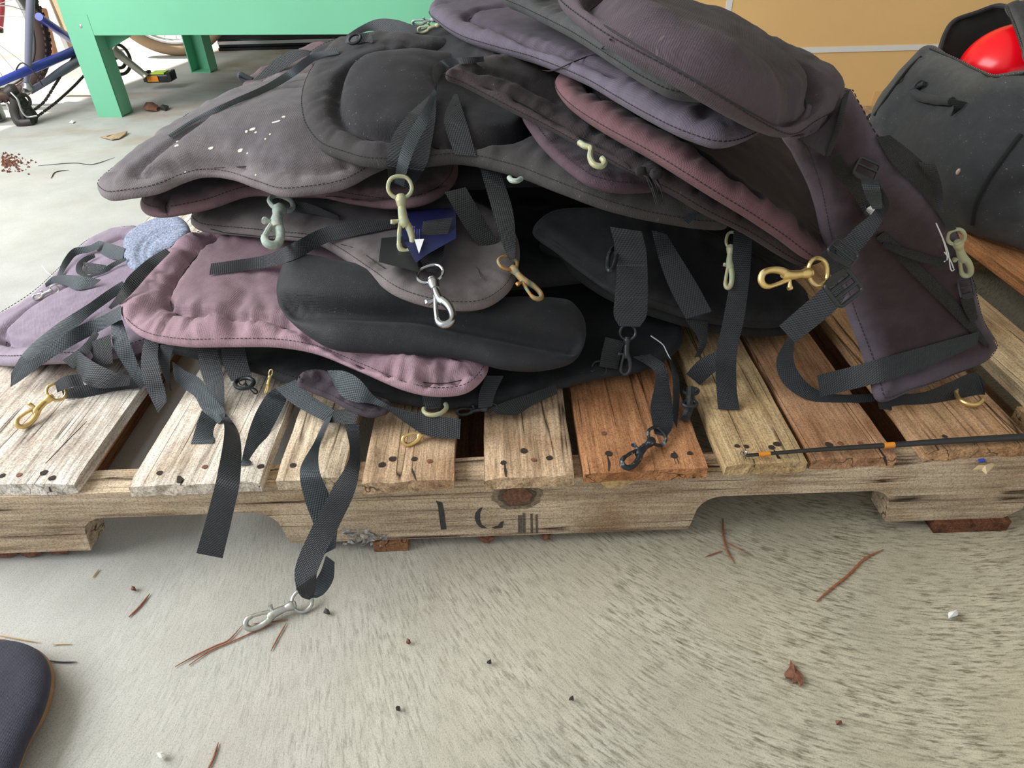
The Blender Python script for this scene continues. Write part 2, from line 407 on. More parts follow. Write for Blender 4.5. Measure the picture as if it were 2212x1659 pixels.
# roof over the garage, unseen: left edge shaped by where sunshine should land
cz = 2.45
k = SUN_DIR.x/SUN_DIR.z*cz; ky = SUN_DIR.y/SUN_DIR.z*cz
def edge(x, y): return (x+k, y+ky)
p0 = edge(-1.02, 1.75); p1 = edge(-.62, 3.5)
c = MB(); dx = (p1[0]-p0[0])/(p1[1]-p0[1])
pl = [(p0[0]-.9-.05, -.9), (4, -.9), (4, 4.4), (p0[0]+dx*(4.4-p0[1]), 4.4), p1, p0, (p0[0]-.9, p0[1]-.9)]
c.prism([(x, y, cz) for x, y in pl], (0, 0, .15)); ceil = c.build('ceiling', MT['plaster']); tag(ceil, kind='structure')
quadbox('wall_right', 3.6, 3.75, -.9, 4.4, 0, cz, MT['plaster'])  # unseen, added to block light from the right
quadbox('wall_back', .9, 3.6, 4.25, 4.4, 0, cz, MT['plaster'])

# ------------------------------------------------------------------ green steel bench
t = empty('work_table', (-.735, 1.95, 0), 'mint green steel table on angle iron legs behind the pile of seats', 'table')
t.rotation_euler.z = math.radians(-6.8)
TX0, TX1, TY0, TY1, TZ = -.735, .9, 1.95, 2.70, .253
def g(fn, name, mat='green', par=t):
    m = MB(); fn(m); return m.build(name, MT[mat], par)
g(lambda m: m.box(TX0, TX1, TY0, TY0+.004, TZ, .66, 0, .0015), 'front_panel')
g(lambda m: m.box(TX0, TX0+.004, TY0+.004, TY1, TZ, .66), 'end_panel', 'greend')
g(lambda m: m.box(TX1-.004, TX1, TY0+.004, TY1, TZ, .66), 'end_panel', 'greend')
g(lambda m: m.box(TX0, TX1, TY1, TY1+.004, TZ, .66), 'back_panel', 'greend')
g(lambda m: m.box(TX0-.03, TX1+.03, TY0-.03, TY1+.03, .66, .70, 0, .004), 'tabletop')
for lx, sx in ((TX0, 1), (TX1, -1)):
    for ly, sy in ((TY0, 1), (TY1+.004, -1)):
        m = MB(); x0, x1 = sorted((lx, lx+sx*.086)); y0, y1 = sorted((ly, ly+sy*.004)); m.box(x0, x1, y0-.001, y1, 0, TZ+.06)
        xa, xb = sorted((lx+sx*.082, lx+sx*.086)); ya, yb = sorted((ly, ly+sy*.07)); m.box(xa, xb, ya, yb, 0, TZ+.03)
        ya, yb = sorted((ly+sy*.002, ly+sy*.07)); m.box(*sorted((lx, lx+sx*.004)), ya, yb, 0, TZ+.03)
        m.box(x0, x1, *sorted((ly, ly+sy*.07)), 0, .004)
        lg = m.build('leg', MT['green'], t)
        m = MB(); zx = lx+sx*.086
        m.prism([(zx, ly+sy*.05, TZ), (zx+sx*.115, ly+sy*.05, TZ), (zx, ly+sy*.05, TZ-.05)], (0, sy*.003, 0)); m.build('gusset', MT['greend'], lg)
P = at_y(177, 56, TY0)
m = MB(); bm = bmesh.new(); bmesh.ops.create_uvsphere(bm, u_segments=14, v_segments=8, radius=.006)
for q in bm.verts: q.co = Vector((P[0]+q.co.x, TY0+q.co.y*.5, P[2]+q.co.z))
m.bm(bm); m.build('bolt_head', MT['steel'], t, True)

# black box on the floor behind the bench
bx = empty('storage_box', (-.2, 3.3, 0), 'long low black box with a silver strip on the floor under the green table', 'box')
m = MB(); m.box(-.69, .55, 3.12, 3.6, .012, .24, 0, .004); m.build('body', MT['blackbox'], bx)
m = MB(); m.box(-.685, .545, 3.105, 3.12, .028, .042); m.build('trim_strip', MT['silver'], bx)
m = MB(); m.box(-.69, .55, 3.11, 3.6, 0, .012); m.build('plinth', MT['blackbox'], bx)
m = MB(); m.box(-.62, -.54, 3.112, 3.12, .125, .142); m.build('latch', MT['plastic'], bx)

# cardboard carton with white strapping
cb = empty('cardboard_carton', (2.1, 1.95, 0), 'big tan cardboard carton bound with white plastic strapping', 'box')
CY = 1.82
m = MB(); m.box(1.02, 3.3, CY, 2.3, 0, 1.1, 0, .003); m.build('carton_body', MT['card'], cb)
a = at_y(1575, 10, CY); b_ = at_y(1870, 105, CY)
m = MB(); m.box(a[0]-.009, a[0]+.009, CY-.0015, 2.3015, -.0, 1.1015); o = m.build('strapping_band', MT['white'], cb)
m = MB(); m.box(1.0185, 3.3015, CY-.003, 2.3015, b_[2]-.008, b_[2]+.008); m.build('strapping_band', MT['white'], cb)
a = at_y(1889, 197, CY); a2 = at_y(1990, 240, CY)
m = MB(); m.box(a[0], a2[0], CY-.001, CY, 0, a[2]); m.build('tape_patch', plain('darker_cardboard_patch', (.76, .45, .17), .7), cb)

# ------------------------------------------------------------------ pallet
pal = empty('wooden_pallet', (.61, .5, 0), 'weathered wooden pallet with notched beam carrying the pile of seats', 'pallet')
def board(name, poly_front, x0b, x1b, y1, z0, z1, tint, parent, nails=(), seed=0, step=.012, y0=None):
    """deck board running away from the front: x0..x1 front, ragged sawn ends and slightly waved faces"""
    (x0, x1, yf0, yf1) = poly_front; rs = np.random.RandomState(seed)
    nx, ny = 9, 34
    V = []; Fc = []
    for j in range(ny+1):
        s = j/ny; yy = s*s*.5+s*.5
        for top in (0, 1):
            for i in range(nx+1):
                q = i/nx
                xa = x0+(x0b-x0)*yy; xb = x1+(x1b-x1)*yy
                yf = yf0+(yf1-yf0)*q; y = yf+(y1-yf)*yy
                x = xa+(xb-xa)*q
                if i in (0, nx): x += .0016*fbm(np.array(y*30), np.array(seed*3.+i+top*.3))
                e = .0035*fbm(np.array(x*90), np.array(seed+top*.7)) if j == 0 else 0
                z = z1+.0016*fbm(np.array(x*25), np.array(y*9+seed)) if top else z0
                if top and (i in (0, nx)): z -= .0012
                if top and j == 0: z -= .0012
                V.append((x, y+e, z))
    w2 = 2*(nx+1)
    for j in range(ny):
        for i in range(nx):
            a = j*w2+i; Fc.append((a, a+w2, a+w2+1, a+1)); a += nx+1; Fc.append((a, a+1, a+w2+1, a+w2))
        for i in (0, nx):
            a = j*w2+i; b = a+nx+1; q = (a, b, b+w2, a+w2); Fc.append(q if i == 0 else q[::-1])
    for i in range(nx):
        Fc.append((i, i+1, i+1+nx+1, i+nx+1)); a = ny*w2+i; Fc.append((a, a+nx+1, a+nx+2, a+1))
    o = mesh_obj(name, V, Fc, MT['wood'], parent, solid=True); o.color = (*tint, 1)
    for k, (u, v, kind) in enumerate(nails):
        d = cast(u, v)
        if d is None: continue
        P = at_d(u, v, d); m = MB(); r = (.0024+.0012*rs.rand()) if kind == 'h' else .0026
        n = 9; ring = [(P[0]+r*(1+.35*rs.rand())*math.cos(2*math.pi*i/n), P[1]+r*(1+.35*rs.rand())*math.sin(2*math.pi*i/n), P[2]+.0002) for i in range(n)]
        m.prism(ring, (0, 0, .0006)); m.build('nail_hole' if kind == 'h' else 'nail_head', MT['hole'] if kind == 'h' else MT['rust'], o)
    return o
DZ0, DZ1 = .105, .121
DECK = []
G0 = (.50, .47, .43); G1 = (.46, .43, .38); T0 = (.64, .47, .315); T1 = (.56, .41, .26); R0 = (.44, .22, .11); BR = (.34, .18, .10); OL = (.62, .46, .26)
bd = [  # front x0,x1, yf0,yf1, back x0,x1, tint, nails
    ((-.05, .175, .004, .002), -.03, .190, (.84, .81, .77), [(42, 1026, 'r'), (5, 1028, 'h'), (95, 1022, 'h'), (113, 1033, 'h')]),
    ((.236, .372, -.006, -.006), .245, .372, (.82, .76, .68), [(345, 1022, 'h'), (388, 1040, 'h'), (443, 1009, 'r')]),
    ((.388, .458, -.006, -.004), .387, .46, (.76, .64, .49), [(563, 1008, 'h'), (593, 1009, 'r'), (633, 1006, 'h')]),
    ((.479, .575, -.014, -.012), .482, .578, T0, [(825, 1005, 'h'), (848, 992, 'h'), (895, 992, 'h'), (928, 997, 'r')]),
    ((.607, .702, -.014, -.013), .604, .70, T0, [(1087, 1000, 'h'), (1153, 994, 'r'), (1187, 990, 'h'), (1131, 975, 'h')]),
    ((.712, .843, -.010, -.008), .71, .842, (.52, .26, .13), [(1315, 980, 'h'), (1456, 985, 'h'), (1305, 937, 'r'), (1490, 980, 'h')]),
    ((.862, .950, -.006, -.004), .866, .955, OL, [(1592, 964, 'h'), (1612, 965, 'h'), (1667, 967, 'h'), (1678, 960, 'h')]),
    ((.957, 1.047, -.002, -.001), .964, 1.052, (.45, .265, .155), [(1790, 961, 'h'), (1815, 958, 'r'), (1858, 958, 'r')]),
    ((1.082, 1.205, .006, .010), 1.09, 1.216, (.52, .33, .19), [(2040, 943, 'h')]),
]
for i, (pf, xb0, xb1, tint, nails) in enumerate(bd):
    DECK.append(board('deck_board', pf, xb0, xb1, 1.01, DZ0, DZ1, tint, pal, nails, seed=i+1))
def split(i, uvs, wd=3.):
    P = []
    for s in (-1, 1):
        for u, v in (uvs if s < 0 else uvs[::-1]):
            f = .35 if (u, v) in (uvs[0], uvs[-1]) else 1
            d = cast(u+s*wd*.5*f, v)
            if d is None: return
            P.append(at_d(u+s*wd*.5*f, v, d-.0006))
    m = MB(); m.prism([tuple(p) for p in P], tuple(FX*.001)); m.build('end_split', MT['hole'], DECK[i])
for i, uvs, wd in ((0, [(106, 1052), (109, 1062), (119, 1071)], 4), (1, [(386, 1028), (390, 1036), (388, 1048)], 16), (2, [(558, 1040), (560, 1050), (559, 1056)], 3), (2, [(590, 1036), (592, 1045), (591, 1052)], 3), (3, [(890, 1012), (893, 1022), (899, 1038)], 5),
        (4, [(1090, 1002), (1092, 1018), (1093, 1030)], 6), (5, [(1312, 984), (1316, 1000), (1315, 1018)], 5), (5, [(1456, 975), (1461, 995), (1468, 1014)], 8), (6, [(1605, 975), (1610, 995), (1611, 1012)], 5), (6, [(1628, 992), (1630, 1003), (1629, 1011)], 3), (6, [(1672, 972), (1683, 990), (1694, 1010)], 7),
        (7, [(1896, 965), (1910, 985), (1916, 1006)], 6), (7, [(1838, 993), (1840, 1000), (1838, 1006)], 4), (8, [(2100, 945), (2104, 960), (2102, 972)], 4), (0, [(98, 1001), (142, 955), (187, 910)], 2)):
    split(i, uvs, wd)
def stringer(yf, yb, name='stringer'):
    """notched 48 inch beam"""
    prof = [(0, .016), (.152, .016)]
    def notch(xa, xb):
        h = .052; r = .028; o = [(xa, .016), (xa+.004, .016+h-r)]
        for k in range(1, 6): a = k/5*math.pi/2; o.append((xa+.004+r*(1-math.cos(a)), .016+h-r+r*math.sin(a)))
        for k in range(0, 5): a = k/5*math.pi/2; o.append((xb-.004-r*(1-math.sin(a)), .016+h-r+r*math.cos(a)))
        o += [(xb-.004, .016+h-r), (xb, .016)]; return o
    prof = [(-.005, .016)]+notch(.155, .381)+notch(.838, 1.067)+[(1.205, .016), (1.221, .03), (1.219, .105)]
    n = 24; prof += [(1.219-1.224*k/n, .105+.0012*math.sin(k*1.7)) for k in range(1, n+1)]
    m = MB(); m.prism([(x, yf, z) for x, z in prof], (0, yb-yf, 0)); o = m.build(name, MT['beam'], pal, solid=True); o.color = (*(.58, .475, .355), 1); return o
st0 = stringer(0., .036); stringer(.49, .526); stringer(.975, 1.011)
for (x0, x1, y0, tint) in ((.0, .10, .02, R0), (.475, .515, -.004, BR), (.56, .66, .03, BR), (1.125, 1.212, -.006, (.24, .11, .065))):
    m = MB(); m.box(x0, x1, y0, 1.0, 0, .016, 0, .001); o = m.build('bottom_board', MT['wood'], pal); o.color = (*tint, 1)
# stencilled letters, knot and broken splinters on the front beam
def on_front(pts, mat, name, y=-.0004):
    P = [at_y(u, v, y) for u, v in pts]; m = MB(); m.prism([(p[0], y, p[2]) for p in P], (0, .0003, 0)); m.build(name, MT[mat] if isinstance(mat, str) else mat, st0)
z2 = lambda X, Y: (500+X/3.16, 800+Y/3.16)
on_front([z2(*q) for q in ((1395, 890), (1440, 905), (1452, 960), (1468, 1085), (1430, 1088), (1415, 980), (1410, 930))], 'ink', 'stencil_letter')
on_front([z2(*q) for q in ((1715, 935), (1690, 945), (1665, 975), (1660, 1010), (1675, 1050), (1705, 1078), (1745, 1080), (1710, 1055), (1697, 1020), (1698, 975))], 'ink', 'stencil_letter')
on_front([z2(*q) for q in ((1860, 1030), (1850, 1075), (1800, 1082), (1775, 1075), (1820, 1060), (1838, 1035))], 'ink', 'stencil_letter')
for x0, x1, y0 in ((1955, 1985, 990), (1988, 2006, 975), (2040, 2056, 980), (2075, 2090, 985)):
    on_front([z2(x0, y0), z2(x1, y0), z2(x1+3, 1110), z2(x0+3, 1112)], plain('worn_stencil_ink', (.11, .09, .07), .9, 0, .6, 500), 'stencil_letter')
def knot(u, v, ra, rb):
    P = at_y(u, v, 0)
    for nm, f, col, y in (('knot_ring', 1.75, (.20, .15, .10), -.0006), ('knot_ring', 1.3, (.09, .065, .045), -.0012), ('knot_heart', 1., (.15, .07, .04), -.002)):
        ring = [(P[0]+ra*f*math.cos(2*math.pi*i/22)*(1+.08*math.sin(i*2.3)), 0, P[2]+rb*f*math.sin(2*math.pi*i/22)*(1+.08*math.cos(i*1.7))) for i in range(22)]
        m = MB(); m.prism([(x, y, z) for x, _, z in ring], (0, .002, 0)); m.build(nm, plain(nm+str(f), col, .9, 0, .5, 350), st0)
knot(1117, 1070, .016, .0125)
rs = np.random.RandomState(3); m = MB()
for k in range(34):
    P = at_y(738+rs.rand()*95, 1142+rs.rand()*36, 0); a = rs.rand()*6; r = .003+.006*rs.rand()
    m.prism([(P[0]+r*math.cos(a), -.004*rs.rand(), P[2]+.5*r*math.sin(a)), (P[0]+r*math.cos(a+2), -.006*rs.rand(), P[2]+.6*r*math.sin(a+2)), (P[0]+r*math.cos(a+4), 0, P[2]+.5*r*math.sin(a+4))], (0, .003, 0))
m.build('splinters', plain('grey_splinters', (.30, .28, .26), .95, 0, .7, 300), st0)['kind'] = 'stuff'
P = at_y(1330, 1042, 0); m = MB(); m.prism([(P[0]+dx_, -.002, P[2]+dz_) for dx_, dz_ in ((-.017, .003), (-.008, .008), (.012, .007), (.02, .002), (.006, -.008), (-.012, -.005))], (0, .003, 0)); m.build('chipped_patch', plain('fresh_wood', (.52, .36, .17), .85, 0, .4, 200), st0)

# second pallet on the right, the bag stands on it
pal2 = empty('wooden_pallet', (1.9, .6, 0), 'second wooden pallet on the right under the black duffel bag', 'pallet')
for i, (x0, x1, tint) in enumerate(((1.252, 1.334, (.80, .64, .43)), (1.354, 1.455, (.50, .24, .11)), (1.50, 1.62, T1), (1.72, 1.82, T0), (1.94, 2.04, BR), (2.08, 2.18, T1), (2.22, 2.32, T0))):
    z1 = .121 if i == 0 else .165
    board('deck_board', (x0, x1, -.10 if i == 0 else .05, -.10 if i == 0 else .05), x0+.0, x1+.0, 1.2, z1-.018, z1, tint, pal2, seed=40+i)
for y in (.06, .62, 1.16):
    m = MB(); m.box(1.245, 2.35, y, y+.036, .016, .103); o = m.build('stringer', MT['beam'], pal2); o.color = (.6, .42, .24, 1)
    m = MB(); m.box(1.375, 2.35, y, y+.036, .103, .147); o = m.build('riser', MT['beam'], pal2); o.color = (.6, .42, .24, 1)
for x in (1.25, 1.7, 2.2):
    m = MB(); m.box(x, x+.09, .05, 1.2, 0, .016); o = m.build('bottom_board', MT['wood'], pal2); o.color = (*T1, 1)
# ------------------------------------------------------------------ padded seats
def pip(P, Q):
    """points P inside polygon Q"""
    x, y = P[:, 0], P[:, 1]; ins = np.zeros(len(P), bool); j = len(Q)-1
    for i in range(len(Q)):
        xi, yi = Q[i]; xj, yj = Q[j]
        c = ((yi > y) != (yj > y)) & (x < (xj-xi)*(y-yi)/(yj-yi+1e-15)+xi); ins ^= c; j = i
    return ins
def dist_poly(P, Q, closed=False):
    """distance from points P to polyline Q and the arc position there"""
    A = Q if closed else Q[:-1]; B = np.roll(Q, -1, 0) if closed else Q[1:]
    L = np.linalg.norm(B-A, axis=1); cs = np.r_[0, np.cumsum(L)][:-1]
    best = np.full(len(P), 1e9); arc = np.zeros(len(P))
    for k in range(0, len(P), 2000):
        p = P[k:k+2000, None, :]; d = B-A
        t = np.clip(((p-A)*d).sum(2)/np.maximum((d*d).sum(1), 1e-12), 0, 1)
        q = np.linalg.norm(p-(A+t[..., None]*d), axis=2); i = q.argmin(1); r = np.arange(len(i))
        best[k:k+2000] = q[r, i]; arc[k:k+2000] = cs[i]+t[r, i]*L[i]
    return best, arc
class Pad: pass
def pad(parent, mat, outline, extra=(), T=.016, Tb=.010, R=.022, panel=None, ph=.006, seams=(), groove=.008, gw=.006,
        pucker=.0016, rough=.002, step=.0045, stitch=.0, stitch_side=1, name='cushion', seed=0, smooth=2e-5, piping=None, wr=None, low=.004, mat_obj=None):
    """quilted cushion: outline (u, v, height) control points -> a curved padded shell of real thickness"""
    O3 = np.array([pt(*q) for q in outline]); E3 = np.array([pt(*q) for q in extra]) if len(extra) else np.zeros((0, 3))
    C3 = np.vstack([O3, E3]); cen = O3.mean(0)
    _, _, Vt = np.linalg.svd(O3-cen); ez = Vt[2]
    if ez@(CP-cen) < 0: ez = -ez
    ex = Vt[0]; ey = np.cross(ez, ex)
    loc = lambda P: np.stack([(P-cen)@ex, (P-cen)@ey, (P-cen)@ez], -1)
    wld = lambda A: cen+A[..., 0:1]*ex+A[..., 1:2]*ey+A[..., 2:3]*ez
    C = loc(C3); n = len(C)
    def phi(r2): return .5*r2*np.log(r2+1e-12)
    K = np.zeros((n+3, n+3)); d2 = ((C[:, None, :2]-C[None, :, :2])**2).sum(2)
    K[:n, :n] = phi(d2)+np.eye(n)*smooth*50; K[:n, n] = 1; K[:n, n+1:] = C[:, :2]; K[n, :n] = 1; K[n+1:, :n] = C[:, :2].T
    W = np.linalg.solve(K, np.r_[C[:, 2], 0, 0, 0])
    def mid(ab):
        out = np.zeros(len(ab))
        for k in range(0, len(ab), 4000):
            q = ab[k:k+4000]; out[k:k+4000] = phi(((q[:, None]-C[None, :, :2])**2).sum(2))@W[:n]+W[n]+q@W[n+1:]
        return out
    out = resample(cr(loc(O3)[:, :2], 14, True), step*.8, True)
    area = .5*np.sum(out[:, 0]*np.roll(out[:, 1], -1)-np.roll(out[:, 0], -1)*out[:, 1])
    if area < 0: out = out[::-1].copy()
    tg = np.roll(out, -1, 0)-np.roll(out, 1, 0); tg /= np.linalg.norm(tg, axis=1, keepdims=True)+1e-12
    inn = np.stack([-tg[:, 1], tg[:, 0]], 1)
    pts = [out]
    for o in (.04, .14, .32, .58):
        q = out+inn*R*o; d, _ = dist_poly(q, out, True); pts.append(q[(d > R*o*.82) & pip(q, out)])
    lo, hi = out.min(0), out.max(0)
    gx, gy = np.meshgrid(np.arange(lo[0], hi[0], step), np.arange(lo[1], hi[1], step*.87))
    gx[1::2] += step/2; gq = np.stack([gx.ravel(), gy.ravel()], 1); gq = gq[pip(gq, out)]
    d, _ = dist_poly(gq, out, True); pts.append(gq[d > R*.74])
    ab = np.vstack(pts); no = len(out)
    r = delaunay_2d_cdt([Vector(q) for q in ab], [(i, (i+1) % no) for i in range(no)], [], 1, 1e-7)
    ab = np.array([tuple(q) for q in r[0]]); tris = np.array([f for f in r[2] if len(f) == 3])
    # drop triangles outside
    cc = ab[tris].mean(1); tris = tris[pip(cc, out)]
    dd, arc = dist_poly(ab, out, True)
    bd_ = dd < 1e-6
    s = np.minimum(dd/R, 1); prof = np.sqrt(np.maximum(1-(1-s)**2, 0))
    P_ = Pad(); P_.loc = loc; P_.wld = wld; P_.mid = mid
    dlo = min(depth(q) for q in O3)-.04; dhi = max(depth(q) for q in O3)+.04
    def pix2ab(uv, h=0):
        res = []; tt = np.linspace(dlo, dhi, 500)
        for u, v in uv:
            A = loc(CP+ray(u, v)*tt[:, None]); g = A[:, 2]-mid(A[:, :2])-h
            k = np.where((g[:-1] > 0) & (g[1:] <= 0))[0]
            if len(k): i = k[0]; f = g[i]/(g[i]-g[i+1]); res.append(A[i, :2]*(1-f)+A[i+1, :2]*f)
            else: res.append(A[np.abs(g).argmin(), :2])
        return np.array(res)
    P_.pix2ab = pix2ab
    h = T*prof.copy(); hb = Tb*prof.copy()
    edge = np.clip(1-dd/(R*1.6), 0, 1)
    band = np.exp(-((dd-R*.9)/(R*.8))**2)
    sd = seed*13.7
    # puckers across the border, soft large dents
    pk = fbm(arc*55+sd, dd*18+sd, 3)
    h += pucker*2.2*pk*band*prof*1.6
    h += low*fbm(ab[:, 0]*9+sd, ab[:, 1]*9-sd, 3)*np.minimum(dd/.03, 1)
    h += rough*fbm(ab[:, 0]*38+sd, ab[:, 1]*38, 2)*np.minimum(dd/.01, 1)
    if panel is not None:
        pp = resample(cr(pix2ab(panel, T), 10, True), step, True); pd, pa = dist_poly(ab, pp, True); ins = pip(ab, pp)
        g = np.exp(-(pd/gw)**2)*np.minimum(dd/.01, 1)
        h += np.where(ins, ph*(1-np.exp(-pd/.012)), 0) - groove*g
        h += pucker*1.5*fbm(pa*70+sd, pd*20, 2)*np.exp(-(pd/.014)**2)
        P_.panel = pp
    SP = []
    for sm in seams:
        sp = resample(cr(pix2ab(sm, T), 10), step); pd, pa = dist_poly(ab, sp)
        h -= groove*np.exp(-(pd/gw)**2)*np.minimum(dd/.008, 1); SP.append(sp)
        h += pucker*1.5*fbm(pa*60+sd, pd*25, 2)*np.exp(-(pd/.016)**2)
    if wr is not None:   # explicit folds: list of (pixel polyline, depth, width)
        for ln, dp, wd in wr:
            q = resample(cr(pix2ab(ln, T), 8), step); pd, _ = dist_poly(ab, q); h -= dp*np.exp(-(pd/wd)**2)*np.minimum(dd/.01, 1)
    h = np.maximum(h, -hb+.002*prof)
    c = mid(ab); e = 1e-3
    na = (mid(ab+[e, 0])-c)/e; nb_ = (mid(ab+[0, e])-c)/e
    nrm = np.stack([-na, -nb_, np.ones_like(na)], 1); nrm /= np.linalg.norm(nrm, axis=1, keepdims=True)
    base = np.stack([ab[:, 0], ab[:, 1], c], 1)
    top = wld(base+nrm*h[:, None]); bot = wld(base-nrm*hb[:, None])
    idx = np.arange(len(ab)); bi = np.where(bd_, idx, -1); inn_i = np.where(~bd_)[0]; bi[inn_i] = len(ab)+np.arange(len(inn_i))
    V = np.vstack([top, bot[inn_i]])
    a2 = ab[tris]; ori = ((a2[:, 1, 0]-a2[:, 0, 0])*(a2[:, 2, 1]-a2[:, 0, 1])-(a2[:, 1, 1]-a2[:, 0, 1])*(a2[:, 2, 0]-a2[:, 0, 0])) < 0
    tris[ori] = tris[ori][:, ::-1]
    Fc = np.vstack([tris, bi[tris][:, ::-1]])
    uv = np.vstack([ab, ab[inn_i]+.003]); ed = np.r_[edge, edge[inn_i]]
    o = mesh_obj(name, V, Fc, mat, parent, smooth=True, solid=True, uv=uv, attrs={'edge': ed})
    P_.obj = o
    # running stitches beside the edge
    if stitch is not None:
        if stitch > 0:
            ln = out+inn*stitch; d, _ = dist_poly(ln, out, True); ln = ln[(d > stitch*.8)]
        else: ln = out
        ln = resample(ln, .0016, True); ss = min(max(stitch/R, 0), 1); hh = T*math.sqrt(max(1-(1-ss)**2, 0))
        cc2 = mid(ln); q = wld(np.stack([ln[:, 0], ln[:, 1], cc2], 1))
        na2 = (mid(ln+[e, 0])-cc2)/e; nb2 = (mid(ln+[0, e])-cc2)/e; nn = np.stack([-na2, -nb2, np.ones_like(na2)], 1); nn /= np.linalg.norm(nn, axis=1, keepdims=True)
        B3 = nn[:, 0:1]*ex+nn[:, 1:2]*ey+nn[:, 2:3]*ez
        q = q+B3*(hh+(.0010 if stitch > 0 else 0))
        if stitch == 0:
            g2 = np.roll(ln, -1, 0)-np.roll(ln, 1, 0); g2 /= np.linalg.norm(g2, axis=1, keepdims=True)+1e-9
            q = q + (g2[:, 1:2]*ex - g2[:, 0:1]*ey)*.0004
        m = MB()
        for k in range(0, len(q)-1, 3):
            if k+2 >= len(q): break
            m.tube([q[k], q[k+1], q[k+2]], [.0004, .00055, .0004], 4)
        m.build('edge_stitching', MT['thread'], parent)
    if stitch is not None and SP:
        for sp in SP:
            m = MB()
            sp = sp[pip(sp, out)]
            if len(sp) < 4: continue
            d_, _ = dist_poly(sp, out, True); ss = np.minimum(d_/R, 1); hh = T*np.sqrt(1-(1-ss)**2)-groove*np.minimum(d_/.008, 1)*.92
            m.tube(wld(np.stack([sp[:, 0], sp[:, 1], mid(sp)+hh], 1)), .0006, 5)
            m.build('quilting_seam', MT['thread'], parent)
    if panel is not None and piping is not None:
        ln = P_.panel; cc2 = mid(ln); m = MB(); m.tube(wld(np.stack([ln[:, 0], ln[:, 1], cc2+T-groove*.85], 1)), .0007, 5, closed=True); m.build('panel_seam', piping, parent)
    return P_
def seat(name, outline, label, cat='kayak seat', group=None):
    P = np.array([pt(*q) for q in outline]); c = P.mean(0); return empty(name, (c[0], c[1], P[:, 2].min()-.01), label, cat, group)
GRP = 'old kayak seats piled on the pallet'
def mk(label, outline, mat, **kw):
    t = seat('kayak_seat', outline, label, 'kayak seat', GRP); p = pad(t, mat, outline, **kw); return t, p
SEATS = {}
def reg(k, tp): SEATS[k] = tp[0]; return tp

# -- floor level, far left
oM = [(-80, 760, .11), (-40, 715, .11), (0, 690, .118), (70, 645, .134), (130, 590, .142), (190, 530, .147), (250, 503, .152), (310, 497, .16), (380, 560, .166), (400, 650, .162), (340, 740, .152), (240, 772, .148), (100, 783, .143), (0, 787, .132)]
reg('M', mk('pale violet faded kayak seat at far left, overhanging the pallet end', oM, FAB['M'], T=.012, R=.018, groove=.013, seams=[[(0, 733), (8, 712), (60, 668), (130, 622), (180, 600)], [(2, 728), (22, 738), (60, 738), (110, 735)], [(238, 520), (262, 510), (310, 515)]], pucker=.0008, stitch=.006, seed=1, low=.006))
oN = [(268, 548, .175), (276, 515, .18), (315, 487, .19), (380, 470, .20), (410, 500, .20), (395, 530, .19), (350, 555, .178), (300, 590, .168), (278, 578, .168)]
reg('N', mk('blue grey fleece-faced kayak seat peeking out at the left under the grey plum seats', oN, FAB['N'], T=.010, R=.012, seams=[[(303, 565), (298, 545), (310, 518), (345, 497), (395, 482)], [(318, 560), (314, 540), (326, 520), (360, 502), (398, 490)]], groove=.004, gw=.003, stitch=None, pucker=.0004, rough=.001, seed=2))
# -- dark seat on the deck below everything
oQ = [(290, 700, .145), (330, 745, .142), (430, 775, .14), (540, 800, .14), (640, 830, .138), (740, 850, .138), (850, 868, .138), (960, 880, .136), (1080, 872, .136), (1200, 838, .138), (1300, 815, .137), (1385, 800, .137), (1440, 775, .137), (1475, 735, .138), (1430, 650, .142), (1300, 600, .145), (1000, 580, .15), (600, 570, .15), (380, 600, .15)]
reg('Q', mk('black kayak seat at the very bottom, lying on the pallet deck under the pink one', oQ, FAB['O'], T=.009, Tb=.008, R=.012, stitch=.004, seed=3))
oP = [(642, 832, .160), (655, 808, .165), (695, 800, .168), (745, 822, .162), (800, 852, .155), (845, 872, .150), (838, 892, .146), (800, 902, .143), (755, 888, .145), (715, 866, .15), (672, 848, .155)]
pP = pad(SEATS['Q'], FAB['P'], oP, T=.010, Tb=.006, R=.012, pucker=.004, rough=.004, low=.008, stitch=.004, name='side_flap', seed=4, wr=[([(700, 845), (740, 862), (790, 885)], .004, .004), ([(770, 880), (790, 870), (830, 880)], .003, .003)])
oO2 = [(1165, 530, .225), (1215, 575, .212), (1275, 622, .198), (1335, 655, .186), (1420, 685, .172), (1520, 712, .157), (1600, 722, .148), (1720, 712, .142), (1700, 640, .16), (1500, 560, .20), (1280, 500, .24)]
reg('O2', mk('lower of two black kayak seats deep inside the middle of the pile', oO2, FAB['O'], T=.010, R=.014, stitch=.006, seed=5))
oO = [(1150, 502, .262), (1200, 545, .247), (1260, 592, .232), (1330, 637, .216), (1400, 662, .202), (1500, 692, .184), (1580, 705, .168), (1700, 700, .158), (1740, 640, .18), (1650, 560, .23), (1500, 490, .27), (1300, 450, .29), (1190, 460, .28)]
reg('O', mk('upper of two black kayak seats deep inside the middle of the pile', oO, FAB['O'], T=.012, R=.016, stitch=.006, seed=6, seams=[[(1168, 500), (1250, 560), (1330, 612), (1400, 640)]]))
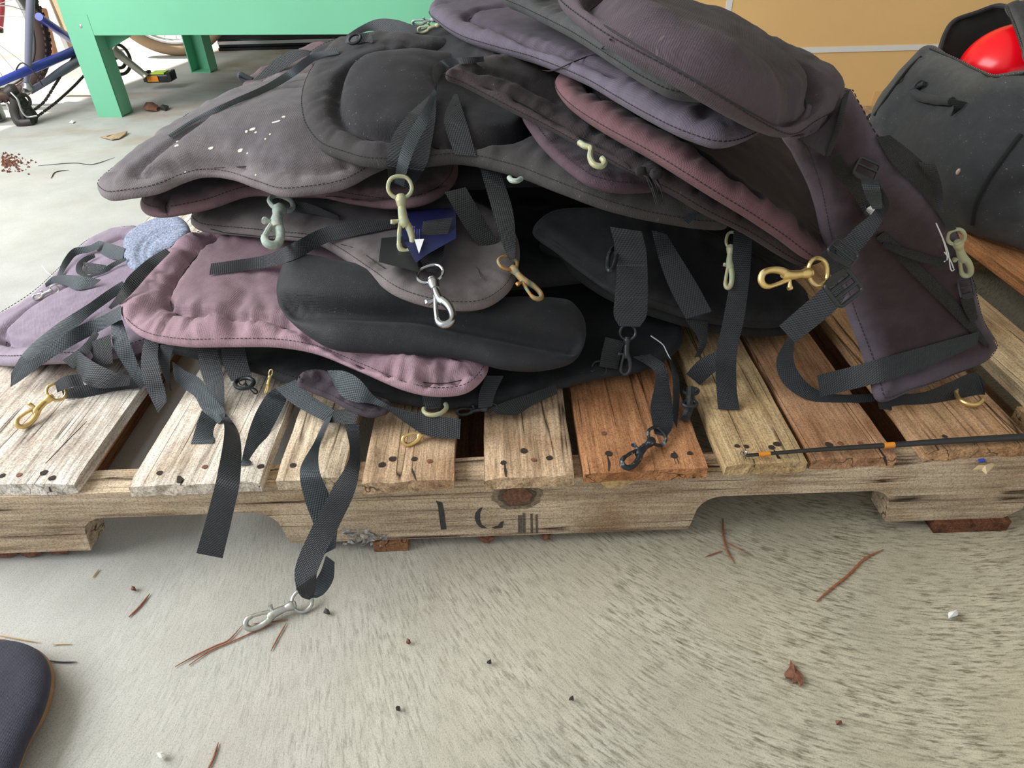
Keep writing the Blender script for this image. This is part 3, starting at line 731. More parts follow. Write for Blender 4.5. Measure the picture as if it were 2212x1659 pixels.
# -- pink one with black moulded seat on it
oK = [(262, 660, .205), (272, 697, .196), (315, 732, .190), (400, 749, .188), (500, 749, .190), (600, 750, .191), (680, 764, .188), (780, 804, .182), (880, 845, .175), (950, 857, .171), (1010, 848, .171), (1048, 812, .176), (1058, 780, .172), (1070, 710, .18), (1010, 620, .196), (850, 530, .22), (600, 482, .246), (480, 495, .248), (400, 524, .24), (335, 575, .23), (285, 622, .217)]
reg('K', mk('pink mauve quilted kayak seat low at the front left with a wide puckered border', oK, FAB['K'], T=.017, Tb=.008, R=.03, stitch=.004, pucker=.0045, gw=.006, groove=.013, seed=7, low=.006,
   seams=[[(475, 500), (440, 518), (400, 560), (370, 610), (361, 640), (373, 662), (410, 672), (500, 680), (605, 692), (700, 735), (780, 775), (870, 800), (960, 810), (1040, 790)]],
   wr=[([(362, 645), (330, 650), (290, 670)], .006, .005), ([(380, 665), (355, 690), (330, 725)], .005, .005), ([(500, 685), (505, 700), (495, 730)], .004, .005), ([(420, 675), (412, 700), (418, 735)], .004, .005), ([(555, 690), (560, 715), (550, 745)], .004, .005), ([(600, 700), (596, 725), (605, 750)], .003, .004), ([(660, 730), (655, 745), (658, 760)], .006, .004), ([(770, 775), (765, 790), (762, 802)], .006, .004), ([(840, 790), (830, 810), (822, 828)], .006, .005), ([(870, 800), (866, 825), (858, 848)], .007, .005), ([(925, 808), (915, 832), (905, 852)], .007, .005), ([(985, 805), (1000, 825), (1010, 845)], .006, .005), ([(500, 610), (530, 620), (520, 650)], .004, .008), ([(545, 590), (560, 640), (580, 670)], .003, .008)]))
oL = [(599, 642, .232), (604, 595, .247), (622, 566, .255), (660, 556, .257), (740, 566, .258), (850, 590, .25), (950, 625, .238), (1050, 645, .228), (1150, 645, .22), (1230, 657, .208), (1262, 695, .198), (1263, 740, .19), (1238, 782, .182), (1170, 802, .182), (1090, 799, .188), (1000, 777, .196), (900, 767, .201), (800, 764, .204), (720, 755, .208), (650, 715, .216), (610, 672, .226)]
reg('L', mk('smooth black moulded neoprene kayak seat lying on the pink quilted one', oL, FAB['L'], T=.020, Tb=.008, R=.040, stitch=None, pucker=0, rough=.0006, low=.003, groove=.021, gw=.013, seed=8,
   seams=[[(596, 648), (650, 655), (720, 662), (800, 666), (900, 668), (1000, 690), (1100, 712), (1180, 728), (1270, 735)]]))
# -- middle grey layers
oJ = [(412, 478, .268), (430, 497, .263), (520, 508, .262), (600, 516, .262), (680, 526, .262), (730, 552, .26), (800, 600, .257), (860, 640, .254), (950, 667, .246), (1040, 667, .242), (1095, 635, .244), (1118, 590, .25), (1110, 500, .265), (1000, 430, .28), (700, 410, .285), (520, 420, .283), (430, 450, .276)]
reg('J', mk('grey brown kayak seat sandwiched in the left middle with a navy label at its edge', oJ, FAB['J'], T=.011, Tb=.007, R=.02, stitch=.005, seed=9, seams=[[(425, 480), (520, 494), (620, 500), (700, 508)], [(705, 515), (760, 530), (830, 575)]], groove=.003))
oI = [(304, 444, .298), (316, 462, .296), (350, 467, .296), (450, 450, .298), (540, 422, .302), (610, 425, .302), (690, 425, .302), (760, 439, .300), (850, 449, .300), (920, 439, .302), (968, 412, .305), (990, 370, .312), (950, 300, .325), (700, 280, .328), (500, 310, .325), (380, 360, .315), (322, 412, .305)]
reg('I', mk('plum kayak seat with a rosy edge directly beneath the pointed grey plum one', oI, FAB['I'], T=.012, Tb=.007, R=.02, stitch=.006, seed=10, seams=[[(360, 458), (352, 440), (356, 425)], [(700, 408), (800, 420), (900, 410), (950, 390)]]))
oH = [(215, 410, .322), (234, 388, .328), (290, 348, .338), (350, 304, .346), (420, 254, .356), (500, 214, .364), (580, 184, .37), (650, 168, .374), (760, 200, .374), (860, 280, .36), (868, 340, .345), (795, 382, .338), (745, 408, .332), (685, 420, .33), (612, 424, .33), (556, 409, .332), (500, 391, .335), (450, 388, .335), (400, 399, .332), (340, 417, .328), (280, 429, .323), (235, 431, .321)]
reg('H', mk('dusty grey plum kayak seat with white specks, its pointed end reaching out to the left', oH, FAB['H'], T=.014, Tb=.008, R=.026, stitch=.005, seed=11, pucker=.0012, groove=.009, gw=.006, extra=[(500, 300, .372), (620, 300, .375), (400, 340, .358)],
   seams=[[(700, 185), (560, 195), (440, 255), (350, 320), (298, 365), (300, 372), (360, 356), (450, 343), (540, 343), (620, 355), (690, 360), (740, 348)]]))
# -- behind the top of the left half
oS = [(668, 128, .405), (718, 98, .42), (800, 80, .435), (880, 72, .443), (960, 64, .450), (1010, 76, .452), (1050, 100, .45), (1085, 122, .445), (1040, 160, .425), (900, 170, .415), (760, 165, .40)]
reg('S', mk('charcoal kayak seat, only its back edge showing behind the oval-panelled one', oS, FAB['G'], T=.010, Tb=.010, R=.014, stitch=.005, seed=12, extra=[]))
oT = [(524, 196, .345), (560, 160, .36), (600, 138, .372), (650, 112, .386), (705, 98, .396), (735, 120, .39), (690, 170, .372), (600, 205, .352)]
reg('T', mk('purple brown kayak seat far back at the upper left, crossed by two black straps', oT, FAB['I'], T=.010, Tb=.010, R=.014, stitch=None, seed=13))
# -- big dusty charcoal seat with oval panel
oG = [(652, 252, .392), (660, 195, .405), (688, 145, .418), (738, 102, .428), (800, 90, .438), (900, 90, .445), (1000, 102, .43), (1060, 125, .405), (1160, 200, .38), (1300, 290, .36), (1450, 400, .342), (1540, 462, .312), (1570, 492, .30), (1500, 496, .303), (1400, 478, .316), (1300, 450, .33), (1200, 412, .343), (1100, 374, .353), (1000, 352, .36), (900, 360, .36), (800, 360, .36), (742, 346, .362), (692, 326, .367), (664, 292, .378)]
reg('G', mk('dusty charcoal kayak seat with a raised oval panel, left of the pile centre', oG, FAB['G'], T=.018, Tb=.010, R=.03, stitch=.004, seed=14, ph=.013, groove=.014, gw=.0075, piping=MT['thread'], pucker=.0016,
   panel=[(733, 205), (748, 160), (785, 128), (850, 112), (930, 108), (1010, 118), (1100, 165), (1150, 230), (1130, 290), (1060, 305), (960, 300), (880, 292), (815, 285), (765, 268), (738, 240)], extra=[(900, 200, .41), (1000, 250, .378), (1080, 250, .37)],
   wr=[([(765, 318), (772, 335), (775, 350)], .003, .004), ([(1140, 352), (1132, 372), (1120, 385)], .003, .006), ([(840, 92), (845, 100), (838, 108)], .004, .005), ([(880, 92), (880, 100), (876, 106)], .003, .005)]))
# -- right half
W_ = lambda *a: [(*q, 'w') for q in a]
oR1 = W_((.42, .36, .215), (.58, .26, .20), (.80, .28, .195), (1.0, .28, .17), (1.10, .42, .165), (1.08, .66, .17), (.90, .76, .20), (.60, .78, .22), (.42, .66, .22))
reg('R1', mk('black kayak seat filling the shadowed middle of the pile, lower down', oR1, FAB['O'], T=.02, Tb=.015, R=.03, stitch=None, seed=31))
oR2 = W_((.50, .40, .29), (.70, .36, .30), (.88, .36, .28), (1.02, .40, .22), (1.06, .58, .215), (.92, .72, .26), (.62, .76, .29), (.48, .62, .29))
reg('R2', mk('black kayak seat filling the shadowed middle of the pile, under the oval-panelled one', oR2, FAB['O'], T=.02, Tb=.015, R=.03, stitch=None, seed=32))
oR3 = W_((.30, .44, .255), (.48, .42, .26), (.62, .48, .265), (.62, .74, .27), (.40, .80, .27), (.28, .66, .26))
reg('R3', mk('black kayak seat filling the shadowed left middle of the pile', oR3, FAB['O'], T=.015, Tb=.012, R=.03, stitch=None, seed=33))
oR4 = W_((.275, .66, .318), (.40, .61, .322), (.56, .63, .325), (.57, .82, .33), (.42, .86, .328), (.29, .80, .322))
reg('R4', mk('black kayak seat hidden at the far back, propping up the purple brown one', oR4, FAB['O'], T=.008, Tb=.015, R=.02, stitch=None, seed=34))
oF = [(1128, 240, .398), (1150, 290, .389), (1190, 335, .380), (1240, 377, .370), (1270, 397, .365), (1330, 412, .359), (1420, 410, .350), (.86, .24, .34, 'w'), (.90, .42, .36, 'w'), (.72, .46, .38, 'w')]
reg('F', mk('dark violet kayak seat below the frayed brown one, brass hook at its edge', oF, FAB['F'], T=.010, Tb=.007, R=.016, stitch=.005, seed=15, pucker=.002))
oE = [(963, 160, .448), (1000, 180, .438), (1100, 229, .418), (1200, 281, .397), (1290, 330, .381), (1372, 372, .37), (1450, 410, .352), (1530, 455, .332), (1620, 500, .303), (1750, 572, .252), (1.08, .33, .25, 'w'), (1.0, .48, .33, 'w'), (.86, .58, .39, 'w'), (.73, .60, .415, 'w'), (1080, 126, .448), (1010, 136, .451)]
reg('E', mk('frayed brown black kayak seat, worn corner beside the oval panel', oE, FAB['E'], T=.012, Tb=.011, R=.017, stitch=0., seed=16, pucker=.0025, groove=.007, seams=[[(990, 150), (1080, 185), (1180, 235), (1280, 290), (1370, 345)], [(1010, 142), (1100, 165), (1200, 212)]], wr=[([(1375, 350), (1380, 365), (1372, 385)], .006, .006), ([(1505, 400), (1512, 420), (1500, 440)], .004, .006), ([(1600, 450), (1602, 470), (1590, 490)], .004, .006)]))
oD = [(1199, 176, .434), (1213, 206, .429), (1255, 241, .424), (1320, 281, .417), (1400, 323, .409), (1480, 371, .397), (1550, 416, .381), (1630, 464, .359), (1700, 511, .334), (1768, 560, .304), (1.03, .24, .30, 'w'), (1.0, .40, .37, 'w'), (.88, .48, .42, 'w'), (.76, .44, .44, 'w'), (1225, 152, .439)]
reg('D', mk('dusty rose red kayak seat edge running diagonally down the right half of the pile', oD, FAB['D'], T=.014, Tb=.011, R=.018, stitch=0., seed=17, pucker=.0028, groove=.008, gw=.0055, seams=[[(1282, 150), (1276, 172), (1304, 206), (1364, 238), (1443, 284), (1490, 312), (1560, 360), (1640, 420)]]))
oC = [(930, 22, .476), (950, 48, .471), (1000, 78, .465), (1080, 102, .462), (1150, 122, .459), (1260, 166, .455), (1330, 206, .451), (1400, 246, .446), (1480, 283, .441), (1560, 306, .436), (.885, .12, .435, 'w'), (.94, .28, .435, 'w'), (.85, .46, .455, 'w'), (.73, .62, .480, 'w'), (1050, -2, .486), (980, 2, .483)]
reg('C', mk('lavender faded kayak seat with a rounded end pointing left near the top of the pile', oC, FAB['C'], T=.013, Tb=.012, R=.018, stitch=0., seed=18, pucker=.0016, groove=.009, gw=.006, seams=[[(1090, 12), (1040, 18), (1012, 28), (1060, 55), (1150, 88), (1250, 120), (1340, 160)]]))
oB = [(1085, -8, .508), (1130, 15, .503), (1225, 62, .497), (1330, 128, .488), (1400, 170, .481), (1465, 200, .474), (.885, .10, .468, 'w'), (.94, .24, .464, 'w'), (.83, .36, .484, 'w'), (.70, .46, .503, 'w')]
reg('B', mk('faded black kayak seat second from the top, between lavender and charcoal plum ones', oB, FAB['B'], T=.011, Tb=.011, R=.016, stitch=0., seed=19, pucker=.003))
# -- top seat: backrest and base
oA1 = [(1205, -12, .545), (1260, 38, .538), (1330, 85, .530), (1420, 132, .520), (1500, 173, .510), (1580, 223, .494), (1650, 266, .474), (1708, 292, .457), (1760, 262, .455), (1812, 228, .457), (1812, 194, .460), (1756, 156, .469), (1664, 114, .482), (1550, 68, .497), (1430, 24, .511), (1360, -22, .527), (1300, -60, .548)]
tA = seat('kayak_seat', oA1, 'charcoal plum kayak seat on top of the pile, its base hanging down at right', 'kayak seat', GRP); SEATS['A'] = tA
oA2 = [(1700, 290, .452), (1722, 340, .425), (1744, 395, .392), (1757, 440, .366), (1772, 500, .332), (1800, 590, .275), (1830, 680, .222), (1870, 790, .166), (1898, 868, .133), (1960, 850, .136), (2040, 815, .136), (2126, 778, .138), (2136, 745, .146), (2112, 680, .198), (2094, 590, .258), (2058, 480, .325), (1990, 380, .385), (1900, 285, .432), (1852, 225, .452), (1815, 192, .462)]
pad(tA, FAB['A2'], oA2, T=.012, Tb=.010, R=.018, stitch=.005, seed=21, pucker=.001, name='seat_base', groove=.005, gw=.004, low=.006,
    seams=[[(1815, 190), (1800, 250), (1760, 285), (1705, 300)]], wr=[([(1720, 330), (1745, 350), (1790, 340)], .008, .007), ([(1735, 380), (1765, 400), (1775, 430)], .006, .007), ([(1745, 320), (1790, 350), (1830, 420)], .005, .006)])
pA = pad(tA, FAB['A'], oA1, T=.018, Tb=.011, R=.026, stitch=0., seed=20, ph=.013, groove=.017, gw=.008, pucker=.0012, piping=MT['thread'], name='backrest',
    panel=[(1290, -20), (1320, 5), (1420, 62), (1512, 115), (1600, 168), (1680, 216), (1722, 228), (1750, 220), (1764, 198), (1755, 168), (1715, 138), (1640, 95), (1540, 45), (1440, 0), (1350, -35)])

for u, v, a, b in ((383, 306, 4, 2), (381, 315, 5, 3), (455, 320, 6, 3), (519, 325, 6, 4), (534, 331, 2, 2), (545, 279, 7, 3), (532, 284, 3, 3), (552, 286, 3, 2), (583, 290, 2, 2), (596, 263, 10, 2), (612, 253, 4, 3), (400, 372, 2, 2), (552, 378, 2, 2), (573, 300, 2, 2)):
    d = cast(u, v); m = MB(); ring = [at_d(u+a*math.cos(k*.785)*(1+.2*math.sin(k*3)), v+b*math.sin(k*.785)-a*.3*math.cos(k*.785), d-.0006) for k in range(8)]
    m.prism([tuple(p) for p in ring], tuple(FX*.0008)); m.build('white_fleck', MT['chip'], SEATS['H'])
# ------------------------------------------------------------------ straps and hooks
def strap(parent, Lr, Rr, spec=None, mat='web', off=.003, clamp=None, thick=.0017, name='strap', m=8, fold=0., solid=True):
    """webbing ribbon between two rails of pixels; spec gives heights / depths where it hangs free, None = lies on what is below"""
    k = len(Lr); Lr = np.array(Lr, float); Rr = np.array(Rr, float)
    if spec is None: spec = [None]*k
    if clamp is None: clamp = all(q is None for q in spec)
    cen = (Lr+Rr)/2; dep = np.full(k, np.nan)
    for i, q in enumerate(spec):
        if q is not None: dep[i] = depth(pt(cen[i, 0], cen[i, 1], q))
    A = cr(Lr, m); B = cr(Rr, m); n = len(A); tS = np.linspace(0, k-1, n)
    lo = np.full(n, np.nan)
    dl = np.zeros(n); dr = np.zeros(n)
    for i in range(n):
        hs = []
        for f in (0, .25, .5, .75, 1):
            p = A[i]*(1-f)+B[i]*f; h = cast(*p); hs.append(h if h is not None else 9)
        lo[i] = min(hs); mid_ = hs[2] if hs[2] < 9 else lo[i]
        dl[i] = np.clip(hs[0]-lo[i], 0, .012); dr[i] = np.clip(hs[4]-lo[i], 0, .012)
    for i in range(k):
        if np.isnan(dep[i]): dep[i] = lo[min(int(round(i*(n-1)/(k-1))), n-1)]-off
    full = np.array([q is not None for q in spec]); d = np.interp(tS, np.arange(k), dep)
    if k > 2: d = np.convolve(np.r_[[d[0]]*3, d, [d[-1]]*3], np.ones(7)/7, 'valid')
    if clamp:
        for _ in range(3):
            d = np.minimum(d, lo-off) if not full.any() else np.minimum(d, lo-off)
            if n > 8: d = np.minimum(np.convolve(np.r_[[d[0]]*2, d, [d[-1]]*2], np.ones(5)/5, 'valid'), lo-off*.6)
    V = []; UV = []; s = 0; last = None
    for i in range(n):
        a = at_d(*A[i], d[i]); b = at_d(*B[i], d[i]); c = (a+b)/2
        wpx = np.linalg.norm(a-b)
        if fold and wpx < .024:      # turned on edge: keep the true 25 mm width by turning it in depth
            e = math.sqrt(max(.0245**2-wpx**2, 0))*.5*fold
            a = at_d(*A[i], d[i]-e*.5); b = at_d(*B[i], d[i]+e*.5)
        if last is not None: s += np.linalg.norm(c-last)
        last = c
        tq = np.array(ray(*((A[i]+B[i])/2))); tq /= np.linalg.norm(tq)
        for q, uu in ((a, 0.), (a*.5+b*.5-tq*.0006, .5), (b, 1.)): V.append(q); UV.append((uu, s))
        for q, uu in ((a, 0.), (a*.5+b*.5-tq*.0006, .5), (b, 1.)): V.append(q+tq*thick); UV.append((uu, s))
    Fc = []
    for i in range(n-1):
        o = i*6; p = o+6
        Fc += [(o, o+1, p+1, p), (o+1, o+2, p+2, p+1), (o+3, p+3, p+4, o+4), (o+4, p+4, p+5, o+5), (o, p, p+3, o+3), (o+2, o+5, p+5, p+2)]
    Fc += [(0, 3, 4, 1), (1, 4, 5, 2)]; o = (n-1)*6; Fc += [(o, o+1, o+4, o+3), (o+1, o+2, o+5, o+4)]
    ob = mesh_obj(name, V, Fc, MT[mat], parent, smooth=True, uv=UV, solid=solid)
    try: ob.data.set_sharp_from_angle(angle=math.radians(50))
    except Exception: pass
    return ob
def hook(parent, p0, p1, mat, spec0=None, spec1=None, wid=1., flip=1, off=.006, thin=False, name='snap_hook', ring=True, roll=0.):
    """swivel bolt snap from its eye (p0) to the nose of the hook (p1)"""
    def P(p, sp):
        if sp is not None: return pt(*p, sp)
        h = cast(*p); return at_d(*p, (h if h else 1.)-off)
    A = P(p0, spec0); B = P(p1, spec1); ax = B-A; Ln = np.linalg.norm(ax); ax /= Ln
    vw = (A+B)/2-CP; vw /= np.linalg.norm(vw); nz = -vw-ax*((-vw)@ax); nz /= np.linalg.norm(nz); sd = np.cross(nz, ax)*flip
    if roll: nz, sd = nz*math.cos(roll)+sd*math.sin(roll), sd*math.cos(roll)-nz*math.sin(roll)
    k = Ln/.094
    def w(x, y, z=0): return A+ax*(x*k)+sd*(y*k*wid)+nz*(z*k)
    m = MB()
    # eye: rounded D with an open side for the webbing
    e = [w(.024, .0045), w(.021, .010), w(.014, .0145), (w(.005, .0135)), w(-.001, .009), w(-.003, 0), w(-.001, -.009), w(.005, -.0135), w(.014, -.0145), w(.021, -.010), w(.024, -.0045)]
    m.tube(cr(e, 3), (.0026 if not thin else .0018)*k, 8)
    m.tube([w(.019, 0), w(.0205, 0), w(.0225, 0), w(.0235, 0)], np.array([.004, .0058, .0058, .0045])*k, 12)
    m.tube([w(.0225, 0), w(.025, 0), w(.029, 0), w(.033, 0), w(.036, 0)], np.array([.0062, .0075, .0066, .0058, .0046])*k, 12)
    # body widening into the hook loop
    bw = cr([w(.034, 0), w(.041, .0), w(.049, .0005), w(.055, .0016), w(.060, .0034)], 4)
    m.tube(bw, np.interp(np.linspace(0, 1, len(bw)), [0, .45, .8, 1], [.0050, .0060, .0066, .0052])*k*(.72 if thin else 1), 12)
    lp = [w(.055, .0030), w(.062, .0066), w(.071, .0088), w(.081, .0090), w(.088, .0066), w(.0912, .0012), w(.0898, -.0040), w(.0855, -.0072), w(.080, -.0080)]
    q = cr(lp, 4); m.tube(q, np.interp(np.linspace(0, 1, len(q)), [0, .3, .7, 1], [.0052, .0042, .0042, .0032])*k, 10)
    m.tube([w(.046, -.0020), w(.056, -.0042), w(.068, -.0066), w(.081, -.0082)], .0027*k, 8)      # gate bolt
    kn = [w(.052, -.004), w(.0525, -.0085), w(.053, -.0125)]; m.tube(kn, np.array([.0022, .0026, .0036])*k, 9)
    m.tube([w(.0505, -.0128), w(.0555, -.0132)], .003*k, 9)
    return m.build(name, MT[mat], parent, True)
def ring_(parent, c, ra, rb, ang, mat, spec=None, r=.0026, a0=0, a1=360, name='d_ring', off=.004):
    pts = []
    h = cast(*c)
    for a in np.radians(np.linspace(a0, a1, 28, endpoint=(a1-a0 < 360))):
        x, y = ra*math.cos(a), rb*math.sin(a); ca, sa = math.cos(math.radians(ang)), math.sin(math.radians(ang))
        u, v = c[0]+x*ca-y*sa, c[1]+x*sa+y*ca
        pts.append(pt(u, v, spec) if spec is not None else at_d(u, v, h-off))
    m = MB(); m.tube(pts, r, 9, closed=(a1-a0 >= 360)); return m.build(name, MT[mat], parent, True)
def buckle(parent, c, w, h, ang, spec=None, bars=(0.,), mat='plastic', off=.005, name='buckle', curl=.004):
    """ladder-lock: rounded frame with cross bars"""
    hh = cast(*c); d0 = depth(pt(*c, spec)) if spec is not None else hh-off
    ca, sa = math.cos(math.radians(ang)), math.sin(math.radians(ang))
    def q(x, y, z=0): return at_d(c[0]+x*ca-y*sa, c[1]+x*sa+y*ca, d0-z)
    m = MB(); r = min(w, h)/FPX*d0*.085
    fr = []
    for sx, sy in ((-1, -1), (1, -1), (1, 1), (-1, 1)):
        for a in range(0, 91, 30):
            b = math.radians({(-1, -1): 180, (1, -1): 270, (1, 1): 0, (-1, 1): 90}[(sx, sy)]+a)
            fr.append(q(sx*(w/2-w*.12)+w*.12*math.cos(b), sy*(h/2-w*.12)+w*.12*math.sin(b), curl*(sy*.5+.5)))
    m.tube(fr, r, 8, closed=True)
    for b in bars: m.tube([q(-w/2, b*h, curl*(b+.5)), q(0, b*h, curl*(b+.5)), q(w/2, b*h, curl*(b+.5))], r*.9, 8)
    m.prism([q(-w*.45, h*.34, curl), q(w*.45, h*.34, curl), q(w*.40, h*.56, curl*1.6), q(w*.2, h*.62, curl*1.8), q(-w*.2, h*.62, curl*1.8), q(-w*.40, h*.56, curl*1.6)], tuple(FX*.003))
    return m.build(name, MT[mat], parent, True)
def z3(pts, ox, oy, s=3.16): return [(ox+x/s, oy+y/s) for x, y in pts]
K_, G_, E_, J_, H_, A_, M_, Q_, O_, D_, F_, S_, T_, I_, L_ = (SEATS[q] for q in 'KGEJHAMQODFSTIL')

# --- far left seat
strap(M_, [(215, 520), (240, 526), (270, 536)], [(203, 536), (232, 556), (264, 563)], mat='webl')
strap(M_, [(214, 520), (190, 531), (158, 537), (138, 560), (122, 596)], [(214, 538), (195, 545), (165, 552), (148, 572), (134, 595)], mat='webl', off=.008)
strap(M_, [(204, 547), (180, 556), (165, 572), (166, 590), (186, 598)], [(206, 556), (190, 565), (178, 577), (182, 590), (196, 596)], mat='web', off=.008)
strap(M_, [(180, 566), (205, 569), (230, 573)], [(183, 590), (205, 590), (226, 588)], mat='web', off=.003)
strap(M_, [(272, 556), (245, 566), (215, 584), (186, 597)], [(274, 562), (250, 575), (222, 592), (192, 600)], mat='webl', off=.006)
s = strap(M_, [(97, 612), (115, 597), (140, 594), (175, 596), (219, 604)], [(99, 621), (118, 612), (140, 616), (165, 626), (196, 622)], mat='webl', off=.006)
hook(s, (124, 622), (70, 645), 'nickel', off=.012)
strap(M_, [(264, 607), (228, 630), (190, 657), (120, 702), (51, 762), (24, 806)], [(276, 622), (240, 648), (203, 675), (158, 712), (88, 765), (23, 834)], mat='webl', off=.010)
strap(M_, [(262, 660), (215, 684), (158, 710), (88, 760), (38, 803), (22, 833)], [(262, 690), (222, 712), (158, 746), (95, 785), (45, 822), (23, 836)], mat='webl', off=.007)
strap(M_, [(205, 712), (180, 745), (135, 778)], [(214, 722), (192, 760), (158, 797)], mat='web', off=.005)
strap(SEATS['N'], [(358, 537), (325, 556), (301, 575), (275, 600), (258, 630), (234, 664)], [(368, 545), (345, 568), (322, 592), (296, 622), (270, 648), (240, 668)], mat='webd', off=.012)
# --- straps below the pink seat
s = strap(Q_, [(171, 752), (203, 736), (239, 722)], [(176, 775), (206, 790), (244, 785)], [.150, .155, .165], mat='webd')
strap(Q_, [(239, 700), (244, 745), (269, 793), (304, 842)], [(264, 690), (280, 738), (300, 790), (316, 826)], [.185, .17, .145, .128], mat='webl')
strap(Q_, [(167, 755), (196, 778), (247, 803), (282, 812)], [(165, 800), (177, 822), (209, 838), (279, 833)], [.150, .152, .145, .14], mat='web')
s = strap(Q_, [(118, 826), (140, 813), (172, 808)], [(124, 848), (150, 838), (182, 832)], [.142, .15, .148], mat='web')
strap(Q_, [(132, 842), (180, 832), (240, 822), (300, 812)], [(140, 862), (190, 857), (240, 846), (302, 838)], [.128, .127, .127, .128], mat='web')
hook(s, (132, 838), (36, 922), 'brass', .138, .128)
strap(Q_, [(312, 735), (305, 772), (307, 816), (320, 848), (341, 892)], [(343, 742), (341, 772), (348, 812), (357, 845), (360, 868)], [.175, .165, .15, .135, .123], mat='web')
strap(Q_, [(347, 744), (343, 772), (352, 808), (367, 843)], [(376, 748), (369, 772), (367, 808), (370, 845)], [.172, .16, .145, .128], mat='web')
strap(Q_, [(426, 750), (435, 808), (453, 845), (479, 879)], [(466, 750), (479, 794), (484, 827), (485, 875)], [.17, .152, .142, .13], mat='web')
s = strap(Q_, [(477, 750), (484, 793), (500, 824)], [(528, 750), (537, 790), (546, 818)], [.17, .155, .145], mat='web')
ring_(s, (528, 828), 20, 11, -8, 'blackm', .146)
hook(s, (520, 822), (556, 850), 'blackm', .146, .13)
lng = strap(Q_, [(372, 781), (379, 823), (399, 841), (421, 857), (436, 884), (473, 917)], [(376, 783), (399, 800), (430, 816), (453, 845), (481, 877), (487, 898)], [.15, .140, .134, .130, .128, .126], mat='webl')
strap(Q_, [(473, 896), (484, 917), (471, 1017), (452, 1096), (424, 1195)], [(487, 890), (517, 938), (519, 1033), (503, 1112), (481, 1206)], [.128, .124, ('y', -.045), ('y', -.05), ('y', -.055)], mat='web')
strap(Q_, [(436, 886), (424, 920), (412, 959)], [(474, 917), (467, 940), (461, 957)], [.125, .1235, .1225], mat='webl')
strap(Q_, [(594, 838), (576, 853), (547, 904), (524, 985), (521, 1006)], [(622, 850), (617, 868), (582, 936), (545, 996), (540, 1003)], [.135, .131, .128, .124, .1235], mat='webl')
lp = strap(Q_, [(639, 820), (677, 857), (722, 886)], [(596, 840), (633, 873), (704, 912)], [.150, .142, .136], mat='webl')
hook(Q_, (586, 800), (574, 850), 'brass', .165, .14, wid=.4, name='snap_hook')
strap(Q_, [(722, 885), (750, 885), (775, 892)], [(700, 912), (735, 915), (762, 925)], [.136, .138, .14], mat='webd')
# long double strap hanging over the front beam, down to the floor
fy = lambda y: ('y', y)
strap(Q_, [(700, 910), (677, 958), (648, 1015), (657, 1075), (677, 1132), (700, 1197)], [(722, 888), (690, 968), (690, 1015), (709, 1063), (729, 1116), (725, 1184)], [.134, .125, fy(-.035), fy(-.04), fy(-.05), fy(-.075)], mat='webl', off=.002)
b = strap(Q_, [(745, 915), (755, 985), (716, 1058), (677, 1132), (637, 1230), (640, 1276)], [(776, 915), (778, 1002), (766, 1063), (733, 1135), (702, 1196), (682, 1244)], [.138, fy(-.022), fy(-.05), fy(-.062), fy(-.085), fy(-.10)], mat='web')
strap(Q_, [(640, 1272), (652, 1290), (668, 1296)], [(684, 1240), (682, 1270), (676, 1290)], [fy(-.10), fy(-.102), fy(-.10)], mat='web')
strap(Q_, [(704, 1200), (692, 1235), (672, 1268), (664, 1290)], [(723, 1214), (720, 1252), (700, 1283), (684, 1292)], [fy(-.075), fy(-.088), fy(-.095), fy(-.10)], mat='webl')
hook(b, (668, 1292), (526, 1352), 'nickel', .010, .008)
strap(Q_, [(707, 800), (745, 802), (775, 818), (809, 856), (842, 876)], [(716, 818), (734, 852), (763, 868), (797, 871), (836, 882)], mat='webl', off=.005)
s = strap(Q_, [(838, 876), (876, 886), (922, 895), (995, 905)], [(834, 883), (881, 917), (922, 941), (993, 948)], [.158, .148, .140, .138], mat='web')
hook(s, (958, 918), (868, 955), 'brass', .130, .1275, wid=1.2)
s = strap(Q_, [(910, 852), (914, 868), (918, 882)], [(952, 852), (953, 870), (950, 884)], [.16, .152, .147], mat='webd')
ring_(s, (940, 882), 25, 14, -12, 'brassv', .15, a0=-20, a1=200)
strap(Q_, [(1050, 812), (1035, 850), (1033, 882)], [(1088, 812), (1070, 850), (1063, 878)], [.165, .152, .140], mat='web')
s = strap(Q_, [(1056, 884), (1090, 868), (1145, 850), (1200, 830)], [(1075, 895), (1115, 896), (1150, 876), (1205, 850)], [.137, .138, .14, .145], mat='webd')
hook(s, (1072, 882), (985, 890), 'blackm', .139, .132, thin=True, wid=.8)
# --- hooks and straps of the middle
s = strap(E_, [(1045, 122), (1000, 124), (960, 128), (938, 140), (933, 160), (938, 190), (882, 247), (848, 294), (836, 348), (840, 394)], [(1046, 133), (1005, 138), (975, 142), (958, 155), (948, 172), (943, 196), (941, 253), (933, 304), (921, 357), (888, 408)], mat='web', off=.006)
strap(E_, [(938, 192), (912, 240), (880, 290), (860, 345), (852, 394)], [(944, 200), (926, 262), (902, 308), (882, 360), (872, 405)], mat='webl', off=.011)
hook(s, (862, 386), (878, 549), 'brassv', off=.018)
strap(G_, [(981, 203), (959, 256), (981, 333)], [(988, 203), (1006, 258), (1030, 338)], mat='web', off=.002)
s = strap(I_, [(620, 438), (660, 438), (730, 466)], [(632, 458), (672, 462), (735, 476)], [.292, .29, .285], mat='web')
hook(s, (611, 428), (582, 532), 'verd', .302, .288, wid=.8)
strap(J_, [(885, 470), (848, 476), (753, 479), (690, 495), (642, 520), (579, 549), (500, 563), (456, 569)], [(885, 490), (851, 493), (769, 509), (706, 525), (642, 558), (579, 577), (500, 588), (452, 594)], mat='web', off=.004)
